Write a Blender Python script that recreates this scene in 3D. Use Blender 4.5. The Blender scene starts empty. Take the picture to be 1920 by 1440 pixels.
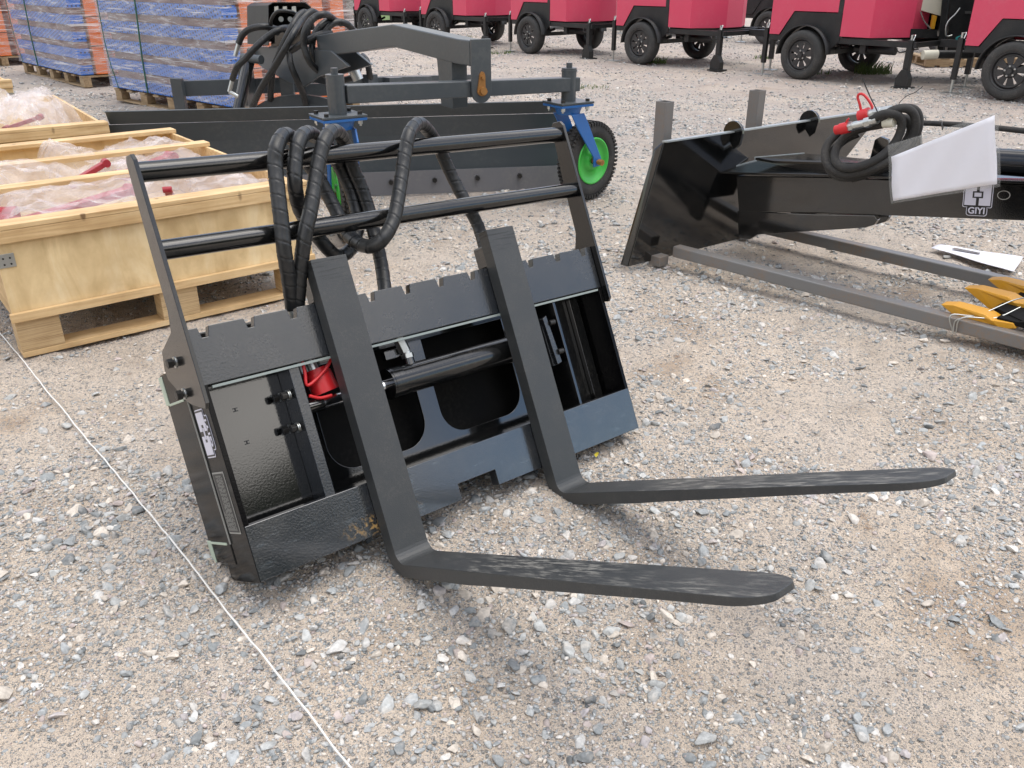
import bpy, bmesh, math, random
import numpy as np
from mathutils import Vector, Matrix, noise
random.seed(7); NR=np.random.RandomState(11)
S=bpy.context.scene
PI=math.pi; rad=math.radians
# ------------------------------------------------------------------ camera
CAM_H=1.3; F=1590.0; PITCH=rad(25.84)
cd=bpy.data.cameras.new("camera"); cam=bpy.data.objects.new("camera",cd); S.collection.objects.link(cam)
cam.location=(0,0,CAM_H); cam.rotation_euler=(PI/2-PITCH,0,0)
cd.sensor_width=36.0; cd.lens=F/1920*36.0; cd.clip_start=0.05; cd.clip_end=2000
S.camera=cam
# ------------------------------------------------------------------ world, sun, exposure
SUN_EL=rad(70); SUN_AZ=rad(105)      # azimuth of the sun, clockwise from +Y
w=bpy.data.worlds.new("World"); S.world=w; w.use_nodes=True
nt=w.node_tree; bg=nt.nodes["Background"]
sky=nt.nodes.new("ShaderNodeTexSky"); sky.sky_type='NISHITA'; sky.sun_disc=False
sky.sun_elevation=SUN_EL; sky.sun_rotation=SUN_AZ; sky.dust_density=0.6; sky.air_density=1.0; sky.ozone_density=1.2
# broken cloud over the blue: white-grey cloud masses by direction
tc=nt.nodes.new("ShaderNodeTexCoord"); mpn=nt.nodes.new("ShaderNodeMapping"); mpn.inputs['Scale'].default_value=(1,1,2.2); mpn.inputs['Location'].default_value=(3.1,1.2,.4); nt.links.new(tc.outputs['Generated'],mpn.inputs[0])
cn=nt.nodes.new("ShaderNodeTexNoise"); cn.inputs['Scale'].default_value=1.7; cn.inputs['Detail'].default_value=7; cn.inputs['Roughness'].default_value=.55; nt.links.new(mpn.outputs[0],cn.inputs[0])
cr_=nt.nodes.new("ShaderNodeValToRGB"); cr_.color_ramp.elements[0].position=.42; cr_.color_ramp.elements[0].color=(.12,.12,.12,1); cr_.color_ramp.elements[1].position=.60; cr_.color_ramp.elements[1].color=(1,1,1,1); nt.links.new(cn.outputs[0],cr_.inputs[0])
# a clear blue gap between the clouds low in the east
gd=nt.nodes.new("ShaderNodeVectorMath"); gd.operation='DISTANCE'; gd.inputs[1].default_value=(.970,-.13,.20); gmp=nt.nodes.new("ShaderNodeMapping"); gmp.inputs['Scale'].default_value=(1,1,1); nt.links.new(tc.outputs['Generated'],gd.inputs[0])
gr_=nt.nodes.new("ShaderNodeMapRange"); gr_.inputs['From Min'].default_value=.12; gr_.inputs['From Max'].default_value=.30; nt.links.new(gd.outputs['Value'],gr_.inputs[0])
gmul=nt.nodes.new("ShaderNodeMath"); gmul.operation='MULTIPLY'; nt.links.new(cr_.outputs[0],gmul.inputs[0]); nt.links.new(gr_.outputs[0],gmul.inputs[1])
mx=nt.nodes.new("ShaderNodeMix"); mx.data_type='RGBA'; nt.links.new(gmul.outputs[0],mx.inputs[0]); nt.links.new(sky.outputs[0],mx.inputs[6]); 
sz=nt.nodes.new("ShaderNodeSeparateXYZ"); nt.links.new(tc.outputs['Generated'],sz.inputs[0])
gz=nt.nodes.new("ShaderNodeMapRange"); gz.inputs['From Min'].default_value=0; gz.inputs['From Max'].default_value=.75; gz.inputs['To Min'].default_value=.32; gz.inputs['To Max'].default_value=1.25; nt.links.new(sz.outputs[2],gz.inputs[0])
c2n=nt.nodes.new("ShaderNodeTexNoise"); c2n.inputs['Scale'].default_value=3.4; c2n.inputs['Detail'].default_value=5; nt.links.new(mpn.outputs[0],c2n.inputs[0])
g2=nt.nodes.new("ShaderNodeMapRange"); g2.inputs['From Min'].default_value=.35; g2.inputs['From Max'].default_value=.65; g2.inputs['To Min'].default_value=.72; g2.inputs['To Max'].default_value=1.25; nt.links.new(c2n.outputs[0],g2.inputs[0])
gm_=nt.nodes.new("ShaderNodeMath"); gm_.operation='MULTIPLY'; nt.links.new(gz.outputs[0],gm_.inputs[0]); nt.links.new(g2.outputs[0],gm_.inputs[1])
cv=nt.nodes.new("ShaderNodeVectorMath"); cv.operation='SCALE'; cv.inputs[0].default_value=(11.2,10.7,10.1); nt.links.new(gm_.outputs[0],cv.inputs['Scale']); nt.links.new(cv.outputs[0],mx.inputs[7])
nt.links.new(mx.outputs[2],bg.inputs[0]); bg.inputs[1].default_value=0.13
sd=bpy.data.lights.new("sun",'SUN'); sun=bpy.data.objects.new("sun",sd); S.collection.objects.link(sun)
sd.energy=.95; sd.angle=rad(42); sd.color=(1.0,0.95,0.88)
sv=Vector((math.sin(SUN_AZ)*math.cos(SUN_EL),math.cos(SUN_AZ)*math.cos(SUN_EL),math.sin(SUN_EL)))
sun.rotation_euler=sv.to_track_quat('Z','Y').to_euler()
S.view_settings.view_transform='Standard'; S.view_settings.look='None'
S.view_settings.exposure=0.72; S.view_settings.gamma=1
S.cycles.max_bounces=6; S.cycles.transparent_max_bounces=12
# ------------------------------------------------------------------ measuring helpers (photo pixel -> point of the yard)
CT=Vector((0,0,CAM_H)); cp,sp=math.cos(PITCH),math.sin(PITCH)
def ray(px,py):
    a=(px-960)/F; b=(py-720)/F
    return Vector((a,cp-b*sp,-sp-b*cp))
def on(px,py,z=0.0):
    d=ray(px,py); return CT+d*((z-CAM_H)/d.z)
def at(px,py,Y):
    d=ray(px,py); return CT+d*(Y/d.y)
def vpl(px,py,a,d):
    "point of the vertical plane through a along d"
    n=Vector((-d.y,d.x,0)); r=ray(px,py); return CT+r*(((Vector((a[0],a[1],0))-CT).dot(n))/r.dot(n))
# ------------------------------------------------------------------ materials
def new_mat(name):
    m=bpy.data.materials.new(name); m.use_nodes=True
    return m,m.node_tree,m.node_tree.nodes["Principled BSDF"]
def N(nt,t,**kw):
    n=nt.nodes.new(t)
    for k,v in kw.items():
        if k[:2]=='i_': n.inputs[k[2:].replace('_',' ')].default_value=v
        else: setattr(n,k,v)
    return n
def ramp(nt,src,stops):
    r=nt.nodes.new("ShaderNodeValToRGB"); e=r.color_ramp.elements
    while len(e)<len(stops): e.new(0.5)
    for q,(p,c) in zip(e,stops):
        q.position=p; q.color=(c,c,c,1) if not hasattr(c,'__len__') else (*c,1)
    nt.links.new(src,r.inputs[0]); return r
def mix(nt,f,a,b,mode='MIX'):
    m=nt.nodes.new("ShaderNodeMix"); m.data_type='RGBA'; m.blend_type=mode
    for s,v in ((0,f),(6,a),(7,b)):
        if hasattr(v,'is_linked') or isinstance(v,bpy.types.NodeSocket): nt.links.new(v,m.inputs[s])
        else: m.inputs[s].default_value=v if s==0 else (*v,1)
    return m.outputs[2]
def coords(nt,kind='Object',scale=None):
    t=nt.nodes.new("ShaderNodeTexCoord"); o=t.outputs[kind]
    if scale:
        mp=nt.nodes.new("ShaderNodeMapping"); mp.inputs['Scale'].default_value=scale; nt.links.new(o,mp.inputs[0]); o=mp.outputs[0]
    return o
def paint(name,col,rough=.3,dust=.25,dcol=(.30,.27,.23),peel=.05,peel_s=350,metal=0,scr=.0,seed=0,dscale=6,spec=.5,coat=0):
    m,nt,b=new_mat(name); c=coords(nt)
    mp=nt.nodes.new("ShaderNodeMapping"); mp.inputs['Location'].default_value=(seed*3.1,seed*1.7,seed); nt.links.new(c,mp.inputs[0]); c=mp.outputs[0]
    n1=N(nt,"ShaderNodeTexNoise",i_Scale=dscale,i_Detail=8.0,i_Roughness=.65); nt.links.new(c,n1.inputs[0])
    n2=N(nt,"ShaderNodeTexNoise",i_Scale=peel_s,i_Detail=2.0); nt.links.new(c,n2.inputs[0])
    n3=N(nt,"ShaderNodeTexNoise",i_Scale=dscale*14,i_Detail=4.0); nt.links.new(c,n3.inputs[0])
    r=ramp(nt,n1.outputs[0],[(.42,0),(.75,dust)])
    r3=ramp(nt,n3.outputs[0],[(.45,.25),(.65,1)])
    f=nt.nodes.new("ShaderNodeMath"); f.operation='MULTIPLY'; nt.links.new(r.outputs[0],f.inputs[0]); nt.links.new(r3.outputs[0],f.inputs[1])
    o=mix(nt,f.outputs[0],col,dcol)
    if scr>0:
        c2=coords(nt,scale=(3,3,90)); ns=N(nt,"ShaderNodeTexNoise",i_Scale=4.0,i_Detail=6.0,i_Roughness=.7); nt.links.new(c2,ns.inputs[0])
        rs=ramp(nt,ns.outputs[0],[(.60,0),(.68,scr)]); 
        o=mix(nt,rs.outputs[0],o,(.33,.32,.31))
    nt.links.new(o,b.inputs['Base Color'])
    rr=nt.nodes.new("ShaderNodeMapRange"); rr.inputs['To Min'].default_value=rough*.8; rr.inputs['To Max'].default_value=min(1,rough*1.35+.1*dust)
    nt.links.new(n1.outputs[0],rr.inputs[0]); nt.links.new(rr.outputs[0],b.inputs['Roughness'])
    b.inputs['Metallic'].default_value=metal; b.inputs['Specular IOR Level'].default_value=spec
    b.inputs['Coat Weight'].default_value=coat; b.inputs['Coat Roughness'].default_value=.08
    bp=nt.nodes.new("ShaderNodeBump"); bp.inputs['Strength'].default_value=peel; bp.inputs['Distance'].default_value=.002
    nt.links.new(n2.outputs[0],bp.inputs['Height']); nt.links.new(bp.outputs[0],b.inputs['Normal'])
    return m
M={}
M['gloss']=paint('black_gloss_paint',(.004,.0045,.005),.08,.06,peel=.06,peel_s=200,spec=.9,coat=.5)
M['side']=paint('side_gloss_black',(.003,.003,.0035),.14,.03,peel=.06,peel_s=200,spec=.15)
M['matte']=paint('matte_black',(.006,.006,.006),.7,.05,spec=.15)
M['bar']=paint('dark_grey_steel_paint',(.011,.014,.018),.24,.12,peel=.34,peel_s=190,dscale=9,spec=.8,coat=.35)
M['bar_gloss']=paint('dark_grey_gloss_paint',(.012,.015,.019),.18,.14,peel=.22,peel_s=190,dscale=9,spec=1.0,coat=.9)
M['fork']=paint('fork_satin_paint',(.036,.039,.041),.36,.10,peel=.22,peel_s=380,dscale=12,seed=2)
def wear(name,base_from,kind):
    m=base_from.copy(); m.name=name; nt=m.node_tree; b=nt.nodes["Principled BSDF"]; L=nt.links; src=b.inputs['Base Color'].links[0].from_socket; c=coords(nt)
    sx=nt.nodes.new("ShaderNodeSeparateXYZ"); L.new(c,sx.inputs[0])
    def mult(a,d):
        q=nt.nodes.new("ShaderNodeMath"); q.operation='MULTIPLY'; L.new(a,q.inputs[0]); L.new(d,q.inputs[1]); return q.outputs[0]
    if kind=='fork':
        mp=nt.nodes.new("ShaderNodeMapping"); mp.inputs['Rotation'].default_value=(0,0,rad(38)); mp.inputs['Scale'].default_value=(55,9,9); L.new(c,mp.inputs[0])
        n=N(nt,"ShaderNodeTexNoise",i_Scale=1.6,i_Detail=8.0,i_Roughness=.7); L.new(mp.outputs[0],n.inputs[0]); r=ramp(nt,n.outputs[0],[(.48,0),(.62,1)])
        n2=N(nt,"ShaderNodeTexNoise",i_Scale=5.0,i_Detail=3.0); L.new(c,n2.inputs[0]); r2=ramp(nt,n2.outputs[0],[(.40,.05),(.62,1)])
        mr=nt.nodes.new("ShaderNodeMapRange"); mr.inputs['From Min'].default_value=-.12; mr.inputs['From Max'].default_value=-.45; L.new(sx.outputs[1],mr.inputs[0])
        tcn=nt.nodes.new("ShaderNodeTexCoord"); sn=nt.nodes.new("ShaderNodeSeparateXYZ"); L.new(tcn.outputs['Normal'],sn.inputs[0]); up_=nt.nodes.new("ShaderNodeMapRange"); up_.inputs['From Min'].default_value=.6; up_.inputs['From Max'].default_value=.9; L.new(sn.outputs[2],up_.inputs[0])
        o=mix(nt,mult(mult(mult(r.outputs[0],r2.outputs[0]),mr.outputs[0]),up_.outputs[0]),src,(.27,.26,.235))
        # rubbed marks near the top of the shank
        mp=nt.nodes.new("ShaderNodeMapping"); mp.inputs['Scale'].default_value=(8,8,190); L.new(c,mp.inputs[0]); n=N(nt,"ShaderNodeTexNoise",i_Scale=1.0,i_Detail=7.0,i_Roughness=.75); L.new(mp.outputs[0],n.inputs[0]); r=ramp(nt,n.outputs[0],[(.52,0),(.58,.8)])
        mr=nt.nodes.new("ShaderNodeMapRange"); mr.inputs['From Min'].default_value=.62; mr.inputs['From Max'].default_value=.69; L.new(sx.outputs[2],mr.inputs[0])
        o=mix(nt,mult(r.outputs[0],mr.outputs[0]),o,(.006,.006,.006))
    else:
        mp=nt.nodes.new("ShaderNodeMapping"); mp.inputs['Scale'].default_value=(7,7,34); mp.inputs['Rotation'].default_value=(0,rad(-20),0); L.new(c,mp.inputs[0])
        n=N(nt,"ShaderNodeTexNoise",i_Scale=1.7,i_Detail=8.0,i_Roughness=.72); L.new(mp.outputs[0],n.inputs[0]); r=ramp(nt,n.outputs[0],[(.56,0),(.66,.40)])
        o=mix(nt,r.outputs[0],src,(.09,.11,.125))
        vd=nt.nodes.new("ShaderNodeVectorMath"); vd.operation='DISTANCE'; vd.inputs[1].default_value=(-.31*1,0,.030*4); mp2=nt.nodes.new("ShaderNodeMapping"); mp2.inputs['Scale'].default_value=(1,0,4); L.new(c,mp2.inputs[0]); L.new(mp2.outputs[0],vd.inputs[0])
        md=nt.nodes.new("ShaderNodeMapRange"); md.inputs['From Min'].default_value=.13; md.inputs['From Max'].default_value=.02; L.new(vd.outputs['Value'],md.inputs[0])
        n=N(nt,"ShaderNodeTexNoise",i_Scale=55.0,i_Detail=6.0,i_Roughness=.75); L.new(c,n.inputs[0]); r=ramp(nt,n.outputs[0],[(.50,0),(.56,1)])
        o=mix(nt,mult(r.outputs[0],md.outputs[0]),o,(.42,.26,.09))
    L.new(o,b.inputs['Base Color']); return m
M['fork_worn']=wear('worn_fork_paint',M['fork'],'fork'); M['bar_worn']=wear('scraped_bar_paint',M['bar_gloss'],'bar')
M['guard']=paint('guard_black_paint',(.004,.0045,.005),.15,.08,peel=.06,peel_s=150,seed=3,spec=.6,coat=.3)
M['hose']=paint('black_hose_wrap',(.012,.013,.014),.36,.16,peel=.1,peel_s=500,dscale=10,dcol=(.12,.12,.12))
M['rubber']=paint('rubber',(.022,.022,.022),.75,.5,dcol=(.16,.14,.12),dscale=9,peel=.3)
M['tyre']=paint('trailer_tyre_rubber',(.035,.036,.036),.8,.6,dcol=(.17,.155,.14),dscale=7,peel=.3)
M['chrome']=paint('chrome_rod',(.75,.76,.78),.12,.05,metal=1,peel=.01)
M['zinc']=paint('zinc_plated',(.55,.57,.56),.32,.15,metal=1,peel=.05)
M['bolt']=paint('black_oxide_bolt',(.03,.03,.03),.35,.2,metal=.6)
M['red']=paint('red_plastic',(.55,.015,.02),.35,.08)
M['red_part']=paint('crimson_parts_paint',(.32,.012,.025),.4,.2)
M['tape']=paint('pale_green_masking',(.45,.52,.42),.5,.2,peel=.1)
M['strip']=paint('pale_grey_strip',(.22,.26,.25),.4,.3)
M['white']=paint('sticker_white',(.62,.62,.72),.35,.05,peel=.01)
M['ink']=paint('sticker_black',(.012,.012,.014),.35,.05,peel=.01)
M['plate_grey']=paint('serial_plate',(.10,.10,.095),.35,.25)
M['letter_highlight']=paint('lettering_and_highlight',(.30,.30,.28),.5,.1)  # pale grey for plate print and the painted edge highlight
M['grader']=paint('grader_slate_paint',(.056,.066,.074),.28,.22,peel=.12,peel_s=200,dscale=3,dcol=(.20,.20,.19))
M['edge']=paint('cutting_edge_steel',(.13,.13,.14),.5,.35,peel=.1,dscale=4)
M['blue']=paint('blue_caster_paint',(.015,.12,.38),.3,.12,dcol=(.2,.2,.2))
M['green']=paint('green_rim_paint',(.05,.45,.06),.32,.1,dcol=(.3,.3,.2))
M['brass']=paint('rusty_brass',(.35,.17,.05),.5,.4,metal=.4,dcol=(.2,.08,.02))
M['trailer_black']=paint('trailer_black',(.010,.011,.012),.40,.25,dcol=(.12,.11,.10))
M['trailer_red']=paint('trailer_red_paint',(.64,.062,.125),.36,.3,dcol=(.60,.22,.25),dscale=2,peel=.02)
M['rim']=paint('black_rim',(.028,.028,.029),.4,.5,dcol=(.13,.12,.11))
M['steel']=paint('bare_mill_steel',(.20,.20,.20),.40,.7,dcol=(.30,.17,.07),metal=.35,dscale=6,scr=.0)
M['rust']=paint('rusty_steel',(.17,.165,.16),.5,.7,dcol=(.22,.14,.09),metal=.2,dscale=5)
M['cut']=paint('flame_cut_steel',(.42,.46,.48),.35,.5,dcol=(.2,.22,.24),metal=.5,dscale=40)
M['yellow']=paint('yellow_tooth_paint',(.62,.30,.015),.4,.35,dcol=(.5,.36,.2),dscale=18)
M['rackblue']=None
M['orange']=paint('orange_rack_paint',(.75,.17,.02),.4,.2,dcol=(.5,.25,.15))
M['brown']=paint('brown_rack_paint',(.24,.13,.10),.6,.3)  # even brown colour of the rack spacers
M['strap']=paint('green_strap',(.03,.12,.08),.4,.1)
M['string']=paint('white_string',(.72,.71,.68),.8,.2)
M['paper']=paint('white_paper',(.74,.74,.80),.6,.05,dcol=(.5,.5,.58),peel=.0)
M['panel']=paint('cream_panel',(.62,.60,.50),.45,.2)
M['leaf']=paint('yellow_leaf',(.6,.5,.04),.5,.1)
M['teal']=paint('teal_logo',(.05,.35,.35),.4,.05)
M['red_light']=M['red']

def wood(name,a,b_,c_,scale=(2,60,60),ply=False):
    m,nt,b=new_mat(name); c=coords(nt,scale=scale)
    n=N(nt,"ShaderNodeTexNoise",i_Scale=1.0,i_Detail=8.0,i_Roughness=.6,i_Distortion=.6); nt.links.new(c,n.inputs[0])
    r=ramp(nt,n.outputs[0],[(.3,a),(.52,b_),(.75,c_)])
    c2=coords(nt,scale=(2.2,2.2,2.2)); n2=N(nt,"ShaderNodeTexNoise",i_Scale=1.6,i_Detail=5.0,i_Roughness=.6); nt.links.new(c2,n2.inputs[0])
    r2=ramp(nt,n2.outputs[0],[(.35,(.72,.66,.58)),(.6,(1,1,1))])
    o=mix(nt,.8,r.outputs[0],r2.outputs[0],'MULTIPLY')
    # knots
    c3=coords(nt,scale=(7,7,3)); v=N(nt,"ShaderNodeTexVoronoi",i_Scale=1.0); nt.links.new(c3,v.inputs[0])
    r3=ramp(nt,v.outputs['Distance'],[(.045,(.16,.09,.045)),(.085,(1,1,1))])
    o=mix(nt,.75,o,r3.outputs[0],'MULTIPLY')
    nt.links.new(o,b.inputs['Base Color']); b.inputs['Roughness'].default_value=.62
    bp=nt.nodes.new("ShaderNodeBump"); bp.inputs['Strength'].default_value=.25; bp.inputs['Distance'].default_value=.002
    nt.links.new(n.outputs[0],bp.inputs['Height']); nt.links.new(bp.outputs[0],b.inputs['Normal'])
    return m
M['ply']=wood('plywood_face',(.56,.40,.20),(.76,.58,.32),(.86,.72,.47),scale=(9,9,3))
M['ply_side']=wood('plywood_end',(.46,.30,.14),(.60,.42,.21),(.68,.50,.28),scale=(3,3,26))
M['board']=wood('pine_board',(.50,.32,.15),(.68,.48,.25),(.76,.58,.34),scale=(3,50,50))
M['block']=wood('ply_layers',(.34,.22,.11),(.58,.42,.23),(.66,.50,.30),scale=(3,3,260))
M['palletwood']=wood('old_pallet_wood',(.20,.14,.08),(.36,.26,.15),(.44,.33,.20),scale=(4,30,30))

def rack_mat(name,col,hole):
    m,nt,b=new_mat(name); c=coords(nt,scale=(1,1,1))
    sx=nt.nodes.new("ShaderNodeSeparateXYZ"); nt.links.new(c,sx.inputs[0])
    br=nt.nodes.new("ShaderNodeTexVoronoi"); br.inputs['Scale'].default_value=1; br.inputs['Randomness'].default_value=.0
    mp=nt.nodes.new("ShaderNodeMapping"); mp.inputs['Scale'].default_value=(20,20,26); mp.inputs['Rotation'].default_value=(0,.35,0); nt.links.new(c,mp.inputs[0]); nt.links.new(mp.outputs[0],br.inputs[0])
    r=ramp(nt,br.outputs['Distance'],[(.24,1),(.30,0)])
    n1=N(nt,"ShaderNodeTexNoise",i_Scale=5.0,i_Detail=4.0); nt.links.new(c,n1.inputs[0])
    cc=mix(nt,n1.outputs[0],col,tuple(x*1.35 for x in col))
    nt.links.new(mix(nt,r.outputs[0],cc,hole),b.inputs['Base Color']); b.inputs['Roughness'].default_value=.42
    return m
M['rackblue']=rack_mat('blue_rack_paint',(.015,.13,.50),(.004,.012,.04))

def film(name,base,amin,amax,scale,stre=(1,1,1),red=None,bump=.6):
    m,nt,b=new_mat(name); c=coords(nt,scale=stre)
    n=N(nt,"ShaderNodeTexNoise",i_Scale=scale,i_Detail=7.0,i_Roughness=.6,i_Distortion=1.2); nt.links.new(c,n.inputs[0])
    r=ramp(nt,n.outputs[0],[(.38,amin),(.58,(amin+amax)*.45),(.68,amax)])
    al=r.outputs[0]
    if stre!=(1,1,1):
        for rot in (.45,-.6):
            mp=nt.nodes.new("ShaderNodeMapping"); mp.inputs['Rotation'].default_value=(0,rot,rot*.3); mp.inputs['Scale'].default_value=(1.0,1.0,24); nt.links.new(coords(nt),mp.inputs[0])
            n_=N(nt,"ShaderNodeTexNoise",i_Scale=1.5,i_Detail=6.0,i_Roughness=.6,i_Distortion=.5); nt.links.new(mp.outputs[0],n_.inputs[0]); r_=ramp(nt,n_.outputs[0],[(.56,0),(.66,.75)])
            q=nt.nodes.new("ShaderNodeMath"); q.operation='MAXIMUM'; nt.links.new(al,q.inputs[0]); nt.links.new(r_.outputs[0],q.inputs[1]); al=q.outputs[0]
    nt.links.new(al,b.inputs['Alpha'])
    b.inputs['Base Color'].default_value=(*base,1); b.inputs['Roughness'].default_value=.16
    b.inputs['Specular IOR Level'].default_value=.8
    bp=nt.nodes.new("ShaderNodeBump"); bp.inputs['Strength'].default_value=bump; bp.inputs['Distance'].default_value=.01
    nt.links.new(n.outputs[0],bp.inputs['Height']); nt.links.new(bp.outputs[0],b.inputs['Normal'])
    return m
M['bag']=film('crumpled_clear_plastic',(.80,.77,.80),.14,.55,5)
M['wrap']=film('stretch_wrap_film',(.70,.70,.73),.16,.60,3.0,stre=(1.2,1.2,7),bump=.8)
M['wrap2']=film('stretch_wrap_streaks',(.80,.76,.74),.02,.75,3.0,stre=(1.5,1.5,26),bump=.8)
M['sleeve']=film('clear_plastic_sleeve',(.55,.56,.55),.13,.16,2,bump=.0)

# ------------------------------------------------------------------ mesh helpers
COL=S.collection
def tag(o,label=None,cat=None,group=None,kind=None):
    if label: o['label']=label
    if cat: o['category']=cat
    if group: o['group']=group
    if kind: o['kind']=kind
    return o
def empty(name,loc=(0,0,0),rz=0.0,label=None,cat=None,group=None,mw=None):
    o=bpy.data.objects.new(name,None); COL.objects.link(o); o.empty_display_size=.1
    if mw is not None: o.matrix_world=mw
    else: o.location=loc; o.rotation_euler=(0,0,rz)
    return tag(o,label,cat,group)
def copy_tree(o,parent=None):
    c=o.copy(); COL.objects.link(c)
    if parent is not None: c.parent=parent
    for ch in list(o.children): copy_tree(ch,c)
    return c
class MB:
    def __init__(s): s.v=[]; s.f=[]; s.sm=[]
    def add(s,vs,fs,smooth=False):
        o=len(s.v); s.v+= [tuple(v) for v in vs]; s.f+=[tuple(i+o for i in f) for f in fs]; s.sm+=[smooth]*len(fs); return s
    def box(s,c,d,rot=None):
        hx,hy,hz=d[0]/2,d[1]/2,d[2]/2; R=rot if rot is not None else Matrix.Identity(3); c=Vector(c)
        vs=[c+R@Vector((x,y,z)) for x in(-hx,hx) for y in(-hy,hy) for z in(-hz,hz)]
        return s.add(vs,[(0,1,3,2),(4,6,7,5),(0,4,5,1),(2,3,7,6),(0,2,6,4),(1,5,7,3)])
    def b2(s,a,b):  # box by corners
        return s.box([(a[i]+b[i])/2 for i in range(3)],[abs(b[i]-a[i]) for i in range(3)])
    def prism(s,pts,off):
        n=len(pts); off=Vector(off); P=[Vector(p) for p in pts]; Q=[p+off for p in P]
        nrm=Vector((0,0,0))
        for i in range(n): nrm+=P[i].cross(P[(i+1)%n])
        fl = nrm.dot(off)>0
        fs=[tuple(range(n)),tuple(range(2*n-1,n-1,-1))]+[(i,i+n,(i+1)%n+n,(i+1)%n) for i in range(n)]
        if fl: fs=[tuple(reversed(f)) for f in fs]
        return s.add(P+Q,fs)
    def cyl(s,a,b,r,r2=None,n=20,cap=True,smooth=True):
        a=Vector(a); b=Vector(b); r2=r if r2 is None else r2; z=(b-a).normalized()
        x=z.orthogonal().normalized(); y=z.cross(x)
        vs=[a+(x*math.cos(t)+y*math.sin(t))*r for t in [2*PI*i/n for i in range(n)]]+[b+(x*math.cos(t)+y*math.sin(t))*r2 for t in [2*PI*i/n for i in range(n)]]
        s.add(vs,[(i,(i+1)%n,(i+1)%n+n,i+n) for i in range(n)],smooth)
        if cap: s.add(vs,[tuple(reversed(range(n))),tuple(range(n,2*n))])
        return s
    def hexa(s,a,b,r): return s.cyl(a,b,r,n=6,smooth=False)
    def lathe(s,prof,c,ax,n=48,smooth=True):
        "prof: (r, h) along ax from c, closed ring"
        c=Vector(c); z=Vector(ax).normalized(); x=z.orthogonal().normalized(); y=z.cross(x); m=len(prof); vs=[]
        for i in range(n):
            t=2*PI*i/n; d=x*math.cos(t)+y*math.sin(t)
            vs+=[c+d*r+z*h for r,h in prof]
        return s.add(vs,[(i*m+j,((i+1)%n)*m+j,((i+1)%n)*m+(j+1)%m,i*m+(j+1)%m) for i in range(n) for j in range(m)],smooth)
    def tube(s,path,r,n=12,step=None,wrap=None,cap=True):
        P=smooth_path(path,step) if step else [Vector(p) for p in path]
        m=len(P); T=[(P[min(i+1,m-1)]-P[max(i-1,0)]).normalized() for i in range(m)]
        x=T[0].orthogonal().normalized(); L=0; vs=[]
        for i in range(m):
            if i: L+=(P[i]-P[i-1]).length; x=(x-T[i]*x.dot(T[i])).normalized()
            y=T[i].cross(x)
            for k in range(n):
                t=2*PI*k/n; rr=r
                if wrap:
                    ph=(L/wrap+k/n)%1.0
                    rr=r*(1-.16*max(0,1-abs(ph-.5)/.05)+.02*math.sin(2*PI*(ph-.25)))
                vs.append(P[i]+(x*math.cos(t)+y*math.sin(t))*rr)
        s.add(vs,[(i*n+k,i*n+(k+1)%n,(i+1)*n+(k+1)%n,(i+1)*n+k) for i in range(m-1) for k in range(n)],True)
        if cap: s.add(vs,[tuple(reversed(range(n))),tuple(range((m-1)*n,m*n))])
        return s
    def build(s,name,mat,parent=None,bevel=0,seg=2,label=None,world=False):
        me=bpy.data.meshes.new(name); me.from_pydata(s.v,[],s.f); me.polygons.foreach_set('use_smooth',s.sm)
        bm=bmesh.new(); bm.from_mesh(me); bmesh.ops.recalc_face_normals(bm,faces=bm.faces); bm.to_mesh(me); bm.free()
        me.materials.append(M[mat] if isinstance(mat,str) else mat); me.update()
        o=bpy.data.objects.new(name,me); COL.objects.link(o)
        if parent is not None:
            o.parent=parent
            if world: o.matrix_parent_inverse=WM(parent).inverted()
        if bevel:
            md=o.modifiers.new('bevel','BEVEL'); md.width=bevel; md.segments=seg; md.limit_method='ANGLE'; md.angle_limit=rad(40); md.harden_normals=False
        if label: o['label']=label
        return o
def WM(o):
    m=o.matrix_basis.copy()
    if o.parent: m=WM(o.parent)@o.matrix_parent_inverse@m
    return m
def smooth_path(path,step):
    P=[Vector(p) for p in path]; P=[P[0]*2-P[1]]+P+[P[-1]*2-P[-2]]; out=[]
    for i in range(1,len(P)-2):
        a,b,c,d=P[i-1:i+3]; n=max(2,int((c-b).length/step))
        for k in range(n):
            t=k/n; out.append(.5*((2*b)+(c-a)*t+(2*a-5*b+4*c-d)*t*t+(3*b-a-3*c+d)*t**3))
    out.append(P[-2]); return out
def text_mesh(name,txt,size,mat,parent,mw,thick=.0004,align='CENTER',font_bold=False):
    cu=bpy.data.curves.new(name,'FONT'); cu.body=txt; cu.size=size; cu.extrude=thick; cu.align_x=align; cu.align_y='CENTER'; cu.offset=size*.02 if font_bold else 0
    t=bpy.data.objects.new(name+'_tmp',cu); COL.objects.link(t)
    dg=bpy.context.evaluated_depsgraph_get(); dg.update()
    me=bpy.data.meshes.new_from_object(t.evaluated_get(dg)); bpy.data.objects.remove(t)
    me.name=name; me.materials.clear(); me.materials.append(M[mat])
    o=bpy.data.objects.new(name,me); COL.objects.link(o); o.parent=parent; o.matrix_local=mw; return o
def frame_mat(o,x,y):
    x=Vector(x).normalized(); y=Vector(y); y=(y-x*y.dot(x)).normalized(); z=x.cross(y)
    m=Matrix((x,y,z)).transposed().to_4x4(); m.translation=Vector(o); return m
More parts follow.
